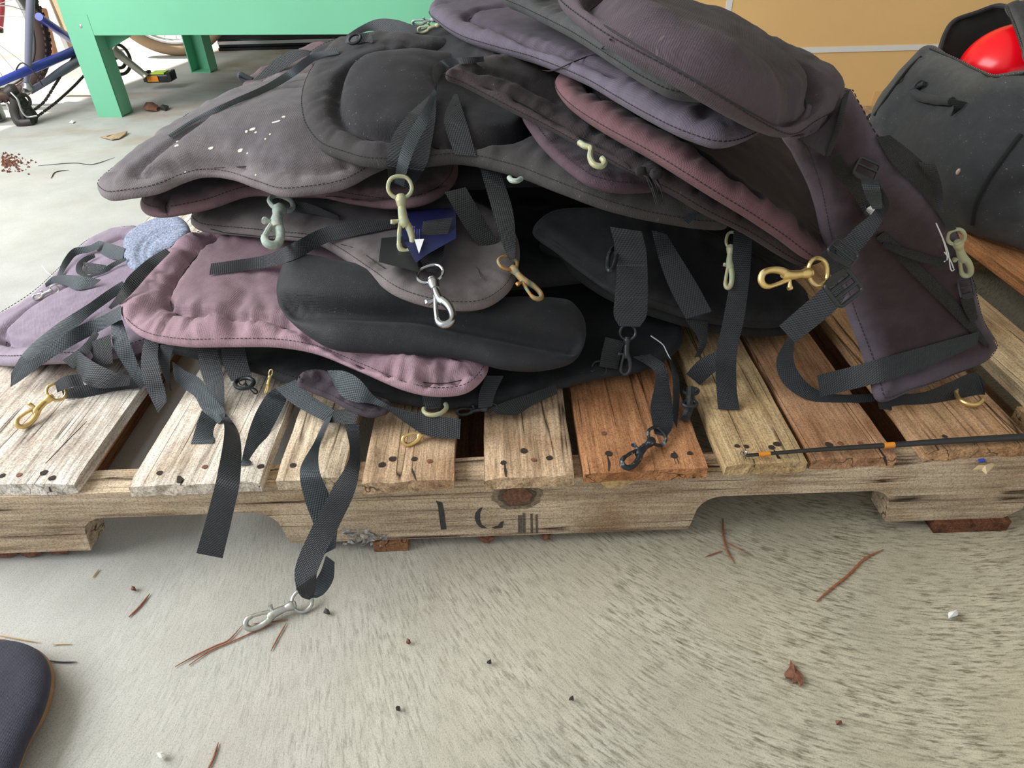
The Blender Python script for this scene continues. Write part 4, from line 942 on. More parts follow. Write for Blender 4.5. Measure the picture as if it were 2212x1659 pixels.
strap(G_, [(960, 415), (1010, 500), (1062, 565)], [(1006, 404), (1050, 480), (1092, 548)], [.335, .29, .255], mat='webd')
s = strap(G_, [(1036, 360), (1066, 463), (1090, 540), (1100, 560)], [(1080, 368), (1108, 457), (1114, 530), (1112, 560)], [.35, .315, .28, .27], mat='webd')
hook(s, (1088, 558), (1168, 648), 'rusty', .272, .24, wid=1.3, roll=.9)
lab = MB()
def lab_poly(parent, uvs, spec, mat, name, th=.0006):
    m = MB(); P = [pt(u, v, spec) if spec is not None else at_d(u, v, cast(u, v)-.0015) for u, v in uvs]; m.prism(P, tuple(FX*th)); return m.build(name, MT[mat], parent)
lb = lab_poly(J_, [(855, 455), (985, 448), (985, 515), (925, 548), (898, 568), (872, 520)], .292, 'navy', 'cloth_label')
lab_poly(lb, [(895, 517), (916, 516), (905, 548)], .296, 'paper', 'label_corner')
m = MB(); hx = z3([(1230, 300), (1224, 284), (1236, 278), (1242, 288), (1252, 280), (1250, 292), (1232, 304)], 500, 400); m.tube([pt(u, v, .295) for u, v in hx], .0005, 4)
for k in range(3): m.tube([pt(900+k*5-4, 495+j*4, .295) for j in range(7)], .0004, 4)
m.build('label_print', MT['navyink'], lb)
lab_poly(J_, [(824, 514), (872, 510), (898, 550), (905, 588), (818, 566)], .284, 'webd', 'black_patch')
s = strap(J_, [(914, 478), (905, 527), (902, 558), (909, 586)], [(978, 470), (960, 533), (956, 565), (942, 590)], [.30, .287, .280, .274], mat='web')
hook(s, (925, 578), (966, 705), 'chrome', .282, .258, thin=True)
m = MB(); m.tube(cr([pt(1020+x, 580+y, .262) for x, y in ((-18, -13), (0, -10), (12, 2), (18, 20))], 5), .0008, 5); m.build('plastic_tie', MT['steel'], J_)
# --- middle right
w30 = strap(D_, [(1318, 490), (1329, 539), (1332, 590), (1328, 640), (1326, 682), (1337, 704)], [(1386, 500), (1396, 542), (1399, 596), (1399, 647), (1396, 684), (1382, 706)], [.30, .275, .25, .225, .205, .195], mat='web')
m = MB()
for y0, y1 in ((572, 578), (606, 612), (642, 648)):
    for x in range(1334, 1394, 4): m.tube([pt(x, y0, .285-.00048*(y0-540)*1.0+.005), pt(x+2, y0+3, .285-.00048*(y0-540)+.005)], .0006, 4)
m.build('box_stitching', MT['thread'], w30)
hook(w30, (1357, 706), (1349, 812), 'blackm', .192, .145)
ring_(w30, (1322, 560), 8, 26, 12, 'blackm', .27)
strap(D_, [(1408, 498), (1425, 565), (1449, 628), (1482, 689)], [(1440, 506), (1468, 552), (1503, 609), (1538, 673)], [.285, .262, .235, .205], mat='web')
s = strap(D_, [(1585, 490), (1579, 590), (1563, 685), (1547, 764), (1546, 811), (1551, 884)], [(1626, 500), (1620, 590), (1608, 685), (1592, 764), (1592, 843), (1598, 885)], [.29, .25, .205, .165, .145, .1235], mat='web')
hook(s, (1581, 505), (1572, 625), 'brassv', .283, .235, wid=.55)
s = strap(O_, [(1367, 771), (1414, 803), (1414, 832), (1405, 880), (1410, 918), (1414, 938)], [(1405, 765), (1437, 789), (1446, 832), (1453, 880), (1453, 922), (1440, 944)], [.155, .15, .143, .137, .133, .131], mat='web')
strap(O_, [(1440, 765), (1450, 800), (1454, 850), (1452, 905)], [(1456, 785), (1466, 810), (1468, 860), (1462, 925)], [.16, .152, .14, .13], mat='webd')
hook(s, (1428, 935), (1344, 1008), 'blackw', .132, .1275)
strap(O_, [(1482, 808), (1512, 776), (1560, 755)], [(1512, 832), (1534, 812), (1560, 790)], [.128, .14, .155], mat='web')
m = MB()
for x, y in ((1493, 845), (1490, 872)):
    m.tube([pt(x+15*math.cos(a), y+7*math.sin(a), .135) for a in np.linspace(0, 6.28, 16)[:-1]], .0022, 7, closed=True)
m.tube([pt(1492, 838, .14), pt(1491, 858, .135), pt(1489, 880, .131), pt(1480, 905, .128)], .005, 8); m.build('snap_hook', MT['blackm'], O_, True)
s = strap(O_, [(1308, 728), (1300, 760), (1294, 792)], [(1348, 738), (1340, 770), (1334, 798)], [.175, .16, .147], mat='webd')
hook(s, (1305, 792), (1208, 830), 'blackm', .147, .132, thin=True)
strap(O_, [(1480, 690), (1510, 740), (1500, 772)], [(1530, 695), (1525, 745), (1512, 770)], [.185, .16, .15], mat='webd')
m = MB(); m.tube(cr([pt(*q) for q in ((1405, 725, .175), (1432, 745, .165), (1440, 760, .16), (1455, 790, .15))], 5), .0012, 6); m.build('plastic_tie', MT['chrome'], O_)
# brass bits under the frayed seat
m = MB(); q = cr([pt(u, v, z) for u, v, z in ((1252, 308, .395), (1262, 315, .394), (1276, 320, .393), (1275, 340, .388), (1284, 356, .384), (1300, 359, .383), (1306, 350, .386), (1300, 342, .388))], 5)
m.tube(q, .0033, 9); m.build('snap_hook', MT['brassv'], F_, True)
m = MB(); m.tube(cr([pt(1104+x, 386+y, .352) for x, y in ((-4, -2), (2, 4), (12, 5), (22, 0))], 4), .003, 8); m.build('snap_hook', MT['verd'], G_, True)
strap(E_, [(1500, 448), (1477, 475)], [(1517, 453), (1487, 484)], [.325, .318], mat='webl')
# frayed knot
rs = np.random.RandomState(8); m = MB()
for k in range(16):
    x0, y0 = 1395+rs.rand()*22, 372+rs.rand()*14; a = [(x0, y0, .375), (x0+6+rs.rand()*8, y0+22, .368), (x0+12+rs.rand()*14, y0+44+rs.rand()*26, .355-rs.rand()*.01)]
    m.tube(cr([pt(*q) for q in a], 4), np.linspace(.0013, .0004, 9), 5)
for k in range(7):
    P = pt(1378+rs.rand()*40, 352+rs.rand()*28, .382); bm = bmesh.new(); bmesh.ops.create_icosphere(bm, subdivisions=2, radius=.005+.004*rs.rand())
    for q in bm.verts: q.co = Vector((q.co.x*1.4, q.co.y, q.co.z*.7))+Vector(P)+Vector((.0012*math.sin(q.co.x*900), 0, .0012*math.cos(q.co.y*800)))
    m.bm(bm)
m.build('torn_knot', FAB['E'], E_, True)
rs = np.random.RandomState(9); m = MB()
for k in range(12):
    a = (963+rs.rand()*10, 150+rs.rand()*12, .434); m.tube([pt(*a), pt(a[0]-6-4*rs.rand(), a[1]+4+8*rs.rand(), .432)], .0004, 4)
m.build('frayed_threads', MT['thread'], E_)
m = MB(); m.tube(cr([at_d(u, v, (cast(u, v) or 1)-.004) for u, v in ((1318, 85), (1300, 104), (1280, 118), (1258, 126), (1225, 140), (1195, 152), (1172, 152))], 6), .0007, 5); m.build('loose_thread', MT['thread'], SEATS['C'])
# --- back left straps
strap(T_, [(505, 214), (530, 190), (560, 160), (600, 124), (640, 107), (676, 110)], [(512, 219), (545, 200), (572, 178), (612, 150), (655, 124), (690, 116)], [('y', .69), ('y', .70), ('y', .71), ('y', .72), ('y', .72), ('y', .70)], mat='webd')
strap(T_, [(362, 292), (420, 255), (498, 217), (575, 182), (620, 154), (670, 118), (728, 104)], [(368, 297), (426, 262), (505, 227), (584, 195), (636, 165), (690, 126), (732, 116)], mat='webl', off=.004)
m = MB(); q = [at_y(u, v, .72) for u, v in ((545, 172), (530, 165), (519, 160), (518, 168), (530, 175), (545, 178))]; m.tube(cr(q, 4), .004, 8, closed=False); m.build('strap_end', MT['webl'], T_, True)
s = strap(S_, [(738, 84), (778, 57), (816, 41), (858, 43), (892, 54), (910, 57)], [(747, 87), (797, 67), (826, 70), (864, 71), (899, 71), (910, 69)], [('y', .64), ('y', .62), ('y', .60), ('y', .58), ('y', .56), ('y', .55)], mat='web')
hook(s, (964, 50), (902, 66), 'brassv', ('y', .52), ('y', .53), roll=.5)
hook(s, (955, 40), (890, 50), 'verd', ('y', .56), ('y', .57), roll=.8)
strap(S_, [(752, 76), (775, 72), (800, 74), (806, 90)], [(744, 92), (772, 94), (790, 90), (802, 93)], off=.006, mat='web')
ring_(S_, (766, 84), 14, 9, -30, 'plastic', None, r=.002, off=.012)
# ------------------------------------------------------------------ webbing, binding and buckles of the top seat
strap(A_, [(1808, 222), (1795, 252), (1762, 286), (1722, 300)], [(1834, 196), (1816, 270), (1800, 318), (1782, 338)], mat='collar', off=.0008, name='collar')
strap(A_, [(1822, 205), (1803, 280), (1783, 336)], [(1836, 192), (1815, 280), (1793, 338)], mat='webd', off=.0015, name='binding')
strap(A_, [(1783, 338), (1800, 372), (1840, 420), (1878, 482)], [(1815, 330), (1832, 362), (1870, 405), (1905, 462)], mat='webd', off=.003, name='flap')
tg_ = lab_poly(A_, [(1868, 452), (1877, 446), (1891, 461), (1890, 473), (1880, 483), (1866, 462)], None, 'paper', 'care_tag')
for v in tg_.data.vertices: v.co -= Vector(FX*.004)
def text3(parent, txt, c, size, ang, mat, off=.0075, name='tag_lettering'):
    """flat lettering built as little meshes lying on a label"""
    cu = bpy.data.curves.new(name, 'FONT'); cu.body = txt; cu.size = size; cu.align_x = 'CENTER'; cu.align_y = 'CENTER'; cu.extrude = .00008
    ob = bpy.data.objects.new(name, cu); COL.objects.link(ob); dg = bpy.context.evaluated_depsgraph_get()
    me = bpy.data.meshes.new_from_object(ob.evaluated_get(dg)); bpy.data.objects.remove(ob)
    o = bpy.data.objects.new(name, me); COL.objects.link(o); me.materials.append(MT[mat])
    d = cast(*c); P = at_d(*c, d-off); a = math.radians(ang); ex = RX*math.cos(a)-UX*math.sin(a); ey = RX*math.sin(a)+UX*math.cos(a)
    for v in me.vertices: v.co = Vector(P+ex*v.co.x+ey*v.co.y-FX*v.co.z)-world_loc(parent)
    o.parent = parent; return o
text3(tg_, 'N CHINA', (1879, 465), .0065, 232, 'print')
strap(A_, [(1892, 514), (1955, 577), (2020, 642), (2082, 704), (2134, 754)], [(1911, 500), (1980, 565), (2045, 630), (2099, 690), (2138, 746)], mat='webd', off=.002, name='binding')
strap(A_, [(1908, 524), (1980, 543), (2046, 563)], [(1905, 534), (1975, 562), (2040, 578)], mat='webd', off=.003)
strap(A_, [(1765, 811), (1885, 780), (1987, 751), (2115, 716)], [(1772, 858), (1889, 829), (1987, 800), (2112, 744)], [.142, .155, .158, .163], mat='web', clamp=True, off=.003, name='strap')
strap(A_, [(1702, 727), (1677, 780), (1689, 824), (1733, 859), (1797, 871), (1890, 868)], [(1716, 730), (1715, 780), (1733, 815), (1765, 842), (1813, 852), (1890, 850)], [.175, .155, .14, .128, .1245, .1245], mat='web')
s = strap(A_, [(1890, 850), (1990, 848), (2050, 826), (2105, 805), (2126, 822)], [(1900, 884), (1995, 888), (2080, 884), (2126, 862), (2127, 840)], [.1235, .1235, .1245, .128, .132], mat='webd')
ring_(s, (2094, 853), 30, 20, 22, 'brass', .128, a0=0, a1=200)
lo_ = strap(A_, [(1866, 400), (1888, 420), (1891, 450), (1842, 496), (1800, 545), (1783, 583)], [(1902, 398), (1921, 440), (1907, 475), (1868, 530), (1830, 570), (1812, 600)], [.405, .385, .365, .34, .315, .298], mat='web', clamp=True, off=.006)
strap(A_, [(1800, 597), (1778, 620), (1683, 704)], [(1832, 630), (1810, 664), (1718, 741)], [.293, .278, .225], mat='web')
hook(lo_, (1783, 584), (1640, 606), 'brass', .318, .318, wid=1.15, flip=-1)
strap(A_, [(1772, 548), (1782, 575), (1800, 602)], [(1800, 530), (1808, 560), (1826, 590)], [.325, .312, .298], mat='web')
buckle(lo_, (1821, 546), 62, 34, 38, .335, bars=(0.,), name='slide_buckle')
buckle(lo_, (1822, 622), 62, 58, -218, .302, bars=(-.15, .18), name='ladder_buckle', curl=.006)
s = strap(A_, [(1893, 296), (1930, 357), (1971, 397), (2018, 450), (2050, 500)], [(1922, 292), (1963, 323), (2006, 364), (2036, 421), (2066, 495)], mat='webd', off=.004)
strap(A_, [(1983, 350), (2008, 392), (2026, 455)], [(2020, 353), (2034, 400), (2039, 460)], mat='web', off=.006)
buckle(A_, (1893, 272), 46, 38, 20, None, bars=(-.1,), name='ladder_buckle')
buckle(A_, (1872, 366), 48, 40, 24, None, bars=(-.1,), name='ladder_buckle', off=.008)
strap(A_, [(1858, 385), (1868, 420), (1885, 452)], [(1896, 388), (1904, 420), (1906, 450)], mat='webl', off=.004)
hook(s, (2062, 500), (2090, 598), 'brassv', off=.010, wid=.7)
buckle(A_, (2086, 620), 30, 42, -12, None, bars=(0.,), name='ladder_buckle')
strap(A_, [(2072, 640), (2085, 675), (2100, 700)], [(2100, 630), (2108, 665), (2112, 690)], mat='webd', off=.003)
# white thread scribble on the side of the base
m = MB()
for ln in ([(2022, 482), (2038, 520), (2046, 560), (2040, 565)], [(2030, 500), (2048, 545), (2056, 585), (2062, 582)], [(2040, 545), (2052, 560), (2060, 580)]):
    m.tube(cr([at_d(u, v, cast(u, v)-.001) for u, v in ln], 5), .0007, 5)
m.build('white_stitched_mark', MT['paper'], A_)
# ------------------------------------------------------------------ black duffel bag on the second pallet
fy = lambda y: ('y', y)
bag = empty('duffel_bag', (1.6, .62, .165), 'dusty black duffel bag, unzipped, standing on the right pallet', 'bag')
oBag = [(1884, 252, fy(.77)), (1922, 195, fy(.79)), (1965, 140, fy(.80)), (2008, 103, fy(.80)), (2060, 125, fy(.72)), (2110, 150, fy(.63)), (2160, 165, fy(.56)), (2212, 158, fy(.52)), (2300, 150, fy(.47)), (2330, 300, fy(.40)), (2300, 460, fy(.36)), (2260, 552, fy(.345)), (2212, 538, fy(.38)), (2120, 503, fy(.44)), (2050, 480, fy(.485)), (1990, 448, fy(.56)), (1930, 380, fy(.66)), (1888, 305, fy(.75))]
pb = pad(bag, FAB['bag'], oBag, T=.022, Tb=.012, R=.03, stitch=None, seed=41, name='front_panel', low=.012, pucker=.001, step=.008,
    extra=[(2010, 290, fy(.60)), (2160, 365, fy(.425)), (2110, 455, fy(.43)), (2200, 300, fy(.44))],
    seams=[[(1932, 178), (1985, 218), (2050, 265), (2110, 293), (2165, 322)], [(1985, 128), (2030, 165), (2100, 195), (2212, 235)], [(2000, 108), (2060, 140), (2110, 162), (2160, 180), (2212, 172)]], groove=.004, gw=.003,
    wr=[([(1990, 255), (2005, 240), (2020, 232)], .003, .006), ([(2150, 420), (2180, 400), (2220, 410)], .006, .012)])
def on_pad(uv, off): return [at_d(u, v, (cast(u, v) or 1.2)-off) for u, v in uv]
m = MB(); m.tube(cr(on_pad([(2205, 290), (2188, 312), (2160, 350), (2130, 395), (2108, 440), (2100, 485)], .001), 6), .0032, 8); m.build('piping', FAB['lining'], bag, True)
m = MB(); m.tube(cr(on_pad([(1888, 250), (1925, 196), (1966, 144), (1990, 122)], .001), 6), .0025, 8); m.build('piping', FAB['lining'], bag, True)
m = MB(); hp = cr(on_pad([(1997, 180), (1980, 187), (1974, 196), (1982, 206), (2000, 212), (2030, 217), (2056, 219)], .012), 5)
m.tube(hp, np.interp(np.linspace(0, 1, len(hp)), [0, .2, .5, 1], [.004, .006, .0075, .0065]), 9); hd = m.build('carry_handle', FAB['bag'], bag, True)
strap(bag, [(2050, 212), (2060, 232), (2053, 250)], [(2090, 221), (2078, 234), (2056, 251)], mat='webd', off=.004, name='handle_tab')
strap(bag, [(1990, 172), (1978, 182), (1974, 196)], [(2004, 178), (1990, 188), (1980, 196)], mat='webd', off=.006, name='handle_tab')
m = MB(); m.prism([(1.43, y, z) for y, z in ((.42, .17), (.80, .17), (.82, .26), (.78, .315), (.56, .315), (.44, .27))], (.65, 0, 0)); m.prism([(1.475, y, z) for y, z in ((.375, .17), (.80, .17), (.82, .26), (.78, .318), (.52, .318), (.385, .28))], (.62, 0, 0)); m.build('body', FAB['bag'], bag)
oLn = [(2028, 112, fy(.84)), (2040, 72, fy(.87)), (2062, 42, fy(.90)), (2110, 26, fy(.90)), (2150, 12, fy(.90)), (2180, 15, fy(.90)), (2260, 40, fy(.88)), (2330, 120, fy(.86)), (2300, 240, fy(.86)), (2160, 220, fy(.86)), (2070, 180, fy(.84))]
pad(bag, FAB['lining'], oLn, T=.004, Tb=.004, R=.008, stitch=None, seed=42, name='lining', low=.01, step=.009)
oFl = [(2172, 12, fy(.80)), (2190, 52, fy(.74)), (2204, 92, fy(.68)), (2220, 140, fy(.60)), (2280, 165, fy(.56)), (2400, 150, fy(.56)), (2420, 40, fy(.70)), (2300, 2, fy(.82)), (2230, 4, fy(.82))]
pad(bag, FAB['bag'], oFl, T=.006, Tb=.004, R=.008, stitch=None, seed=43, name='lid_flap', low=.01, step=.009)
m = MB()
for ln in ([(2010, 104), (2060, 126), (2110, 151), (2160, 166), (2212, 159)], [(2174, 14), (2190, 52), (2204, 92), (2218, 138)]):
    q = resample(cr(on_pad(ln, .003), 8), .0035)
    m.tube(q, .0022, 6)
    for k in range(0, len(q)-1, 2): m.tube([q[k]+UX*.003, q[k]-UX*.003], .0012, 5)
m.build('zip', MT['plastic'], bag, True)
m = MB(); m.tube(cr([at_y(u, v, y) for u, v, y in ((2030, 108, .83), (2042, 72, .86), (2063, 44, .89), (2110, 27, .89), (2150, 13, .89), (2176, 14, .86))], 6), .004, 8); m.build('lid_edge', FAB['bag'], bag, True)
bl = MB(); bm = bmesh.new(); bmesh.ops.create_uvsphere(bm, u_segments=32, v_segments=20, radius=1)
c = at_y(2172, 132, .76)
for q in bm.verts: q.co = Vector(c)+Vector((q.co.x*.072, q.co.y*.07, q.co.z*.058+.014*q.co.x))
bl.bm(bm); rb = bl.build('red_ball', MT['red'], None, True); tag(rb, 'shiny red ball showing inside the open black duffel bag', 'ball')
m = MB(); bm = bmesh.new(); bmesh.ops.create_icosphere(bm, subdivisions=2, radius=1); c = on_pad([(2070, 371)], .001)[0]
for q in bm.verts: q.co = Vector(c)+Vector((q.co.x*.0035, q.co.y*.002, q.co.z*.005))
m.bm(bm); o = m.build('mud_spot', plain('pale_pink_speck', (.55, .40, .33), .8), bag, True)

# ------------------------------------------------------------------ bicycle standing at the back left
bike = empty('bicycle', (-.9, 2.1, 0), 'blue bicycle frame with chain and one pedal, standing left of the green table', 'bicycle')
def tb(name, pts, r, mat, n=12, parent=bike, k=6):
    m = MB(); q = cr([at_y(*p) for p in pts], k); r_ = np.interp(np.linspace(0, 1, len(q)), np.linspace(0, 1, len(np.atleast_1d(r))), np.atleast_1d(r)); m.tube(q, r_, n); return m.build(name, MT[mat], parent, True)
tb('seat_stay', [(68, -40, 1.98), (64, 40, 1.97), (60, 150, 1.95), (57, 178, 1.94)], [.012, .012, .010, .008], 'bluegrey')
tb('chain_stay', [(-20, 186, 1.80), (40, 160, 1.9), (75, 146, 1.98), (175, 104, 2.28)], [.011, .013, .015, .015], 'bluep')
tb('chain_stay', [(64, 198, 1.95), (100, 176, 2.0), (140, 150, 2.1), (185, 124, 2.28)], [.010, .011, .015, .016], 'bluegrey')
tb('seat_tube', [(84, 36, 2.1), (120, 62, 2.2), (168, 92, 2.35), (235, 125, 2.36)], [.013, .014, .016, .018], 'bluep')
tb('dropout', [(57, 178, 1.94), (60, 190, 1.94), (52, 200, 1.94)], [.010, .016, .008], 'steel')
m = MB(); m.box(*[x for c_, s_ in ((at_y(232, 112, 2.33), (.03, .035, .03)),) for a, b in zip(c_, s_) for x in (a-b, a+b)], 0, .01); m.build('bottom_bracket', MT['dark'], bike)
tb('crank_arm', [(240, 104, 2.28), (262, 122, 2.30), (310, 160, 2.32), (316, 166, 2.32)], [.020, .015, .012, .014], 'alu')
def wheel_ring(parent, c, R, r, mat, name, ax=(1, 0, 0), az=(0, 0, 1), n=56, rn=10, sq=1., a0=0, a1=360):
    ax = np.array(ax, float); az = np.array(az, float); m = MB()
    q = [np.array(c)+ax*R*math.cos(a)+az*R*math.sin(a) for a in np.radians(np.linspace(a0, a1, n, endpoint=False))]
    m.tube(q, r, rn, closed=True); return m.build(name, MT[mat], parent, True)
c = at_y(256, 128, 2.34); wheel_ring(bike, c, .052, .006, 'dark', 'chainring', (.42, .9, 0), (0, 0, 1), 36)
wheel_ring(bike, c, .030, .006, 'dark', 'chainring', (.42, .9, 0), (0, 0, 1), 30)
def chain(pts):
    q = resample(cr([at_y(*p) for p in pts], 8), .0085); m = MB()
    for k in range(len(q)-1):
        d = q[k+1]-q[k]; s = np.cross(d, FX); s /= np.linalg.norm(s)
        m.tube([q[k]-d*.15, q[k]+d*.3, q[k]+d*.7, q[k+1]+d*.15], np.array([.0036, .0026, .0026, .0036]) if k % 2 else np.array([.005, .004, .004, .005]), 6)
    return m.build('chain', MT['dark'], bike)
chain([(80, 252, 1.9), (120, 222, 1.98), (160, 186, 2.1), (188, 158, 2.22), (230, 130, 2.33)])
chain([(76, 236, 1.9), (95, 220, 1.94), (118, 185, 2.0), (140, 150, 2.1), (168, 112, 2.25)])
dr = empty('derailleur', tuple(at_y(45, 230, 1.9)-np.array(bike.location))); dr.parent = bike
def tbd(name, pts, r, mat): return tb(name, pts, r, mat, parent=dr)
tbd('barrel', [(14, 202, 1.89), (26, 196, 1.90), (38, 193, 1.91)], [.016, .021, .018], 'dark')
tbd('cage', [(30, 205, 1.9), (45, 222, 1.9), (60, 250, 1.89), (72, 262, 1.88)], [.018, .022, .026, .016], 'dark')
tbd('cage', [(36, 212, 1.88), (34, 240, 1.88), (44, 264, 1.87), (70, 262, 1.87)], [.016, .018, .018, .012], 'dark')
tbd('arm', [(14, 222, 1.88), (26, 246, 1.88), (38, 268, 1.87), (48, 268, 1.87)], [.005, .006, .006, .008], 'steel')
tbd('spring', [(24, 200, 1.87), (38, 215, 1.86), (46, 238, 1.86), (58, 252, 1.86), (80, 250, 1.87)], [.003, .003], 'steel')
for cc, R in (((64, 250), .022), ((52, 218), .02)): wheel_ring(dr, at_y(*cc, 1.885), R, .005, 'dark', 'jockey_wheel', (.42, .9, 0), (0, 0, 1), 24)
tb('gear_cable', [(34, 170, 1.9), (36, 148, 1.9), (48, 136, 1.9), (64, 146, 1.9), (80, 166, 1.9), (92, 184, 1.92)], [.0022, .0022], 'dark', 7)
tb('brake_caliper', [(50, -6, 2.0), (58, 8, 2.0), (64, 20, 2.0), (72, 22, 2.0)], [.018, .016, .012, .008], 'dark')
tb('brake_cable', [(-10, 12, 2.1), (20, 13, 2.05), (56, 24, 2.0)], [.002, .002], 'steel', 6)
pd_ = empty('pedal', tuple(at_y(345, 168, 2.36)-np.array(bike.location))); pd_.parent = bike
pc = at_y(345, 165, 2.36)
m = MB(); m.box(pc[0]-.048, pc[0]+.046, pc[1]-.03, pc[1]+.03, max(pc[2]-.018, .004), pc[2]+.012, 0, .006)
for sx in (-1, 1):
    for k in range(4): m.box(pc[0]+sx*.047-.006, pc[0]+sx*.047+.006, pc[1]-.03+k*.017, pc[1]-.03+k*.017+.008, max(pc[2]-.014, .004), pc[2]+.019)
m.build('pedal_body', MT['plastic'], pd_)
m = MB(); m.box(pc[0]-.036, pc[0]+.006, pc[1]-.034, pc[1]-.029, max(pc[2]-.012, .005), pc[2]+.008); m.build('reflector', MT['orange'], pd_)
m = MB(); m.box(pc[0]-.020, pc[0]+.030, pc[1]-.026, pc[1]+.026, pc[2]+.0122, pc[2]+.0175); m.build('sticker', MT['yellow'], pd_)
# front wheel of that bicycle
fw = empty('front_wheel', tuple(Vector((-.8, 3.02, 0))-bike.location)); fw.parent = bike; fw['label'] = 'front wheel with tan tyre and pale rim'
c = at_y(352, -22, 3.02); c[2] = .315
wheel_ring(fw, c, .290, .025, 'tanr', 'tyre', n=72); wheel_ring(fw, c, .258, .013, 'steel', 'rim', n=72)
m = MB()
for k in range(28):
    a = k*2*math.pi/28; b = a+(.5 if k % 2 else -.5)
    m.tube([c+np.array([.022*math.cos(b), (.02 if k % 2 else -.02), .022*math.sin(b)]), c+np.array([.255*math.cos(a), 0, .255*math.sin(a)])], .0013, 5)
m.build('spokes', MT['steel'], fw)
m = MB(); m.tube([c+np.array([0, -.04, 0]), c, c+np.array([0, .04, 0])], .024, 14); m.build('hub', MT['steel'], fw)
# dark tyre behind the blue frame
rw = empty('mountain_bike', (-1.3, 2.15, 0), 'second bicycle at the left edge, only its dark knobby tyre showing behind the blue frame', 'bicycle')
c = at_y(-72, 58, 2.15); c[2] = .285
wheel_ring(rw, c, .252, .021, 'rubber', 'tyre', n=64); wheel_ring(rw, c, .220, .011, 'steel', 'rim', n=64)
m = MB()
for k in range(84):
    a = k*2*math.pi/84
    for s_ in (-1, 0, 1):
        R = .272-.004*abs(s_); p = c+np.array([R*math.cos(a+.02*s_), s_*.014, R*math.sin(a+.02*s_)]); t_ = np.array([-math.sin(a), 0, math.cos(a)])
        m.tube([p-t_*.005, p+t_*.005], .0045, 5)
m.build('tread_knobs', MT['rubber'], rw)['kind'] = 'stuff'
m = MB()
for k in range(24):
    a = k*2*math.pi/24; m.tube([c+np.array([.02*math.cos(a+.5), .015*(-1)**k, .02*math.sin(a+.5)]), c+np.array([.215*math.cos(a), 0, .215*math.sin(a)])], .0012, 5)
m.build('spokes', MT['steel'], rw)
m = MB(); m.tube([c+np.array([0, -.04, 0]), c, c+np.array([0, .04, 0])], .022, 14); m.build('hub', MT['steel'], rw)
for dy in (-.06, .06):
    m = MB(); m.tube([c+np.array([0, dy, 0]), c+np.array([-.06, dy, .33]), c+np.array([-.08, 0, .40])], [.012, .014, .016], 10); m.build('fork_blade', MT['redp'], rw, True)
# things leaning outside in the sun
lbd = empty('leaning_board', (-1.5, 3.2, 0), 'tan board with a pale edge strip leaning outside behind the blue bicycle', 'board')
A_1, B_1, C_1, D_1 = at_y(96, -20, 3.25), at_y(152, -20, 3.25), at_y(172, 60, 3.12), at_y(150, 112, 3.05)
E_1 = at_y(124, 50, 3.14)
m = MB(); m.prism([tuple(A_1), tuple(B_1), tuple(C_1), tuple(D_1), tuple(E_1)], (0, .018, .004)); m.build('panel', MT['tanboard'], lbd)
for a, b in ((A_1, E_1), (E_1, D_1)):
    m = MB(); m.tube([a-np.array([0, .005, 0]), (a+b)/2-np.array([0, .005, 0]), b-np.array([0, .005, 0])], .011, 6); m.build('edge_strip', MT['white'], lbd)
wp = empty('wooden_post', (-1.4, 3.0, 0), 'reddish brown wooden stick leaning behind the knobby bicycle tyre', 'post')
m = MB(); m.tube([at_y(88, 20, 3.1), at_y(104, 85, 3.05), at_y(122, 152, 3.0)], [.026, .026, .026], 8); m.build('shaft', plain('red_brown_wood', (.42, .20, .12), .8, 0, .2, 30), wp)
m = MB(); m.tube([at_y(120, 146, 3.0), at_y(122, 152, 3.0)-np.array([0, 0, .004])], .030, 8); m.build('end_cap', MT['rubber'], wp)
rp = empty('metal_pipe', (-1.1, 2.3, 0), 'dark red metal pipe at the upper left corner of the photo', 'pipe')
m = MB(); m.tube([at_y(3, -40, 2.3), at_y(2, 20, 2.3), at_y(-2, 66, 2.3)], .012, 10); m.build('tube', MT['redp'], rp, True)
m = MB(); m.tube([at_y(-2, 60, 2.3), at_y(-2, 68, 2.3)], .0135, 10); m.build('end_cap', MT['plastic'], rp, True)
jg = empty('plastic_jug', tuple(at_z(-18, 262, 0)), 'grey green plastic jug on the floor at the very left edge', 'jug')
c = at_z(-22, 262, 0); prof = [(0, 0), (.045, 0), (.052, .01), (.052, .10), (.045, .125), (.02, .14), (.018, .155), (0, .155)]
m = MB(); V = []; n = 20
for r, z in prof:
    for k in range(n): a = 2*math.pi*k/n; V.append((c[0]+r*math.cos(a), c[1]+r*math.sin(a), z))
m.add(V, [(i*n+k, i*n+(k+1) % n, (i+1)*n+(k+1) % n, (i+1)*n+k) for i in range(len(prof)-1) for k in range(n)]); m.build('body', plain('grey_green_plastic', (.34, .40, .36), .4), jg, True)
m = MB(); m.tube([c+np.array([.045, -.02, .045]), c+np.array([.05, -.025, .03]), c+np.array([.05, -.025, .012])], .012, 8); m.build('handle', MT['rubber'], jg, True)

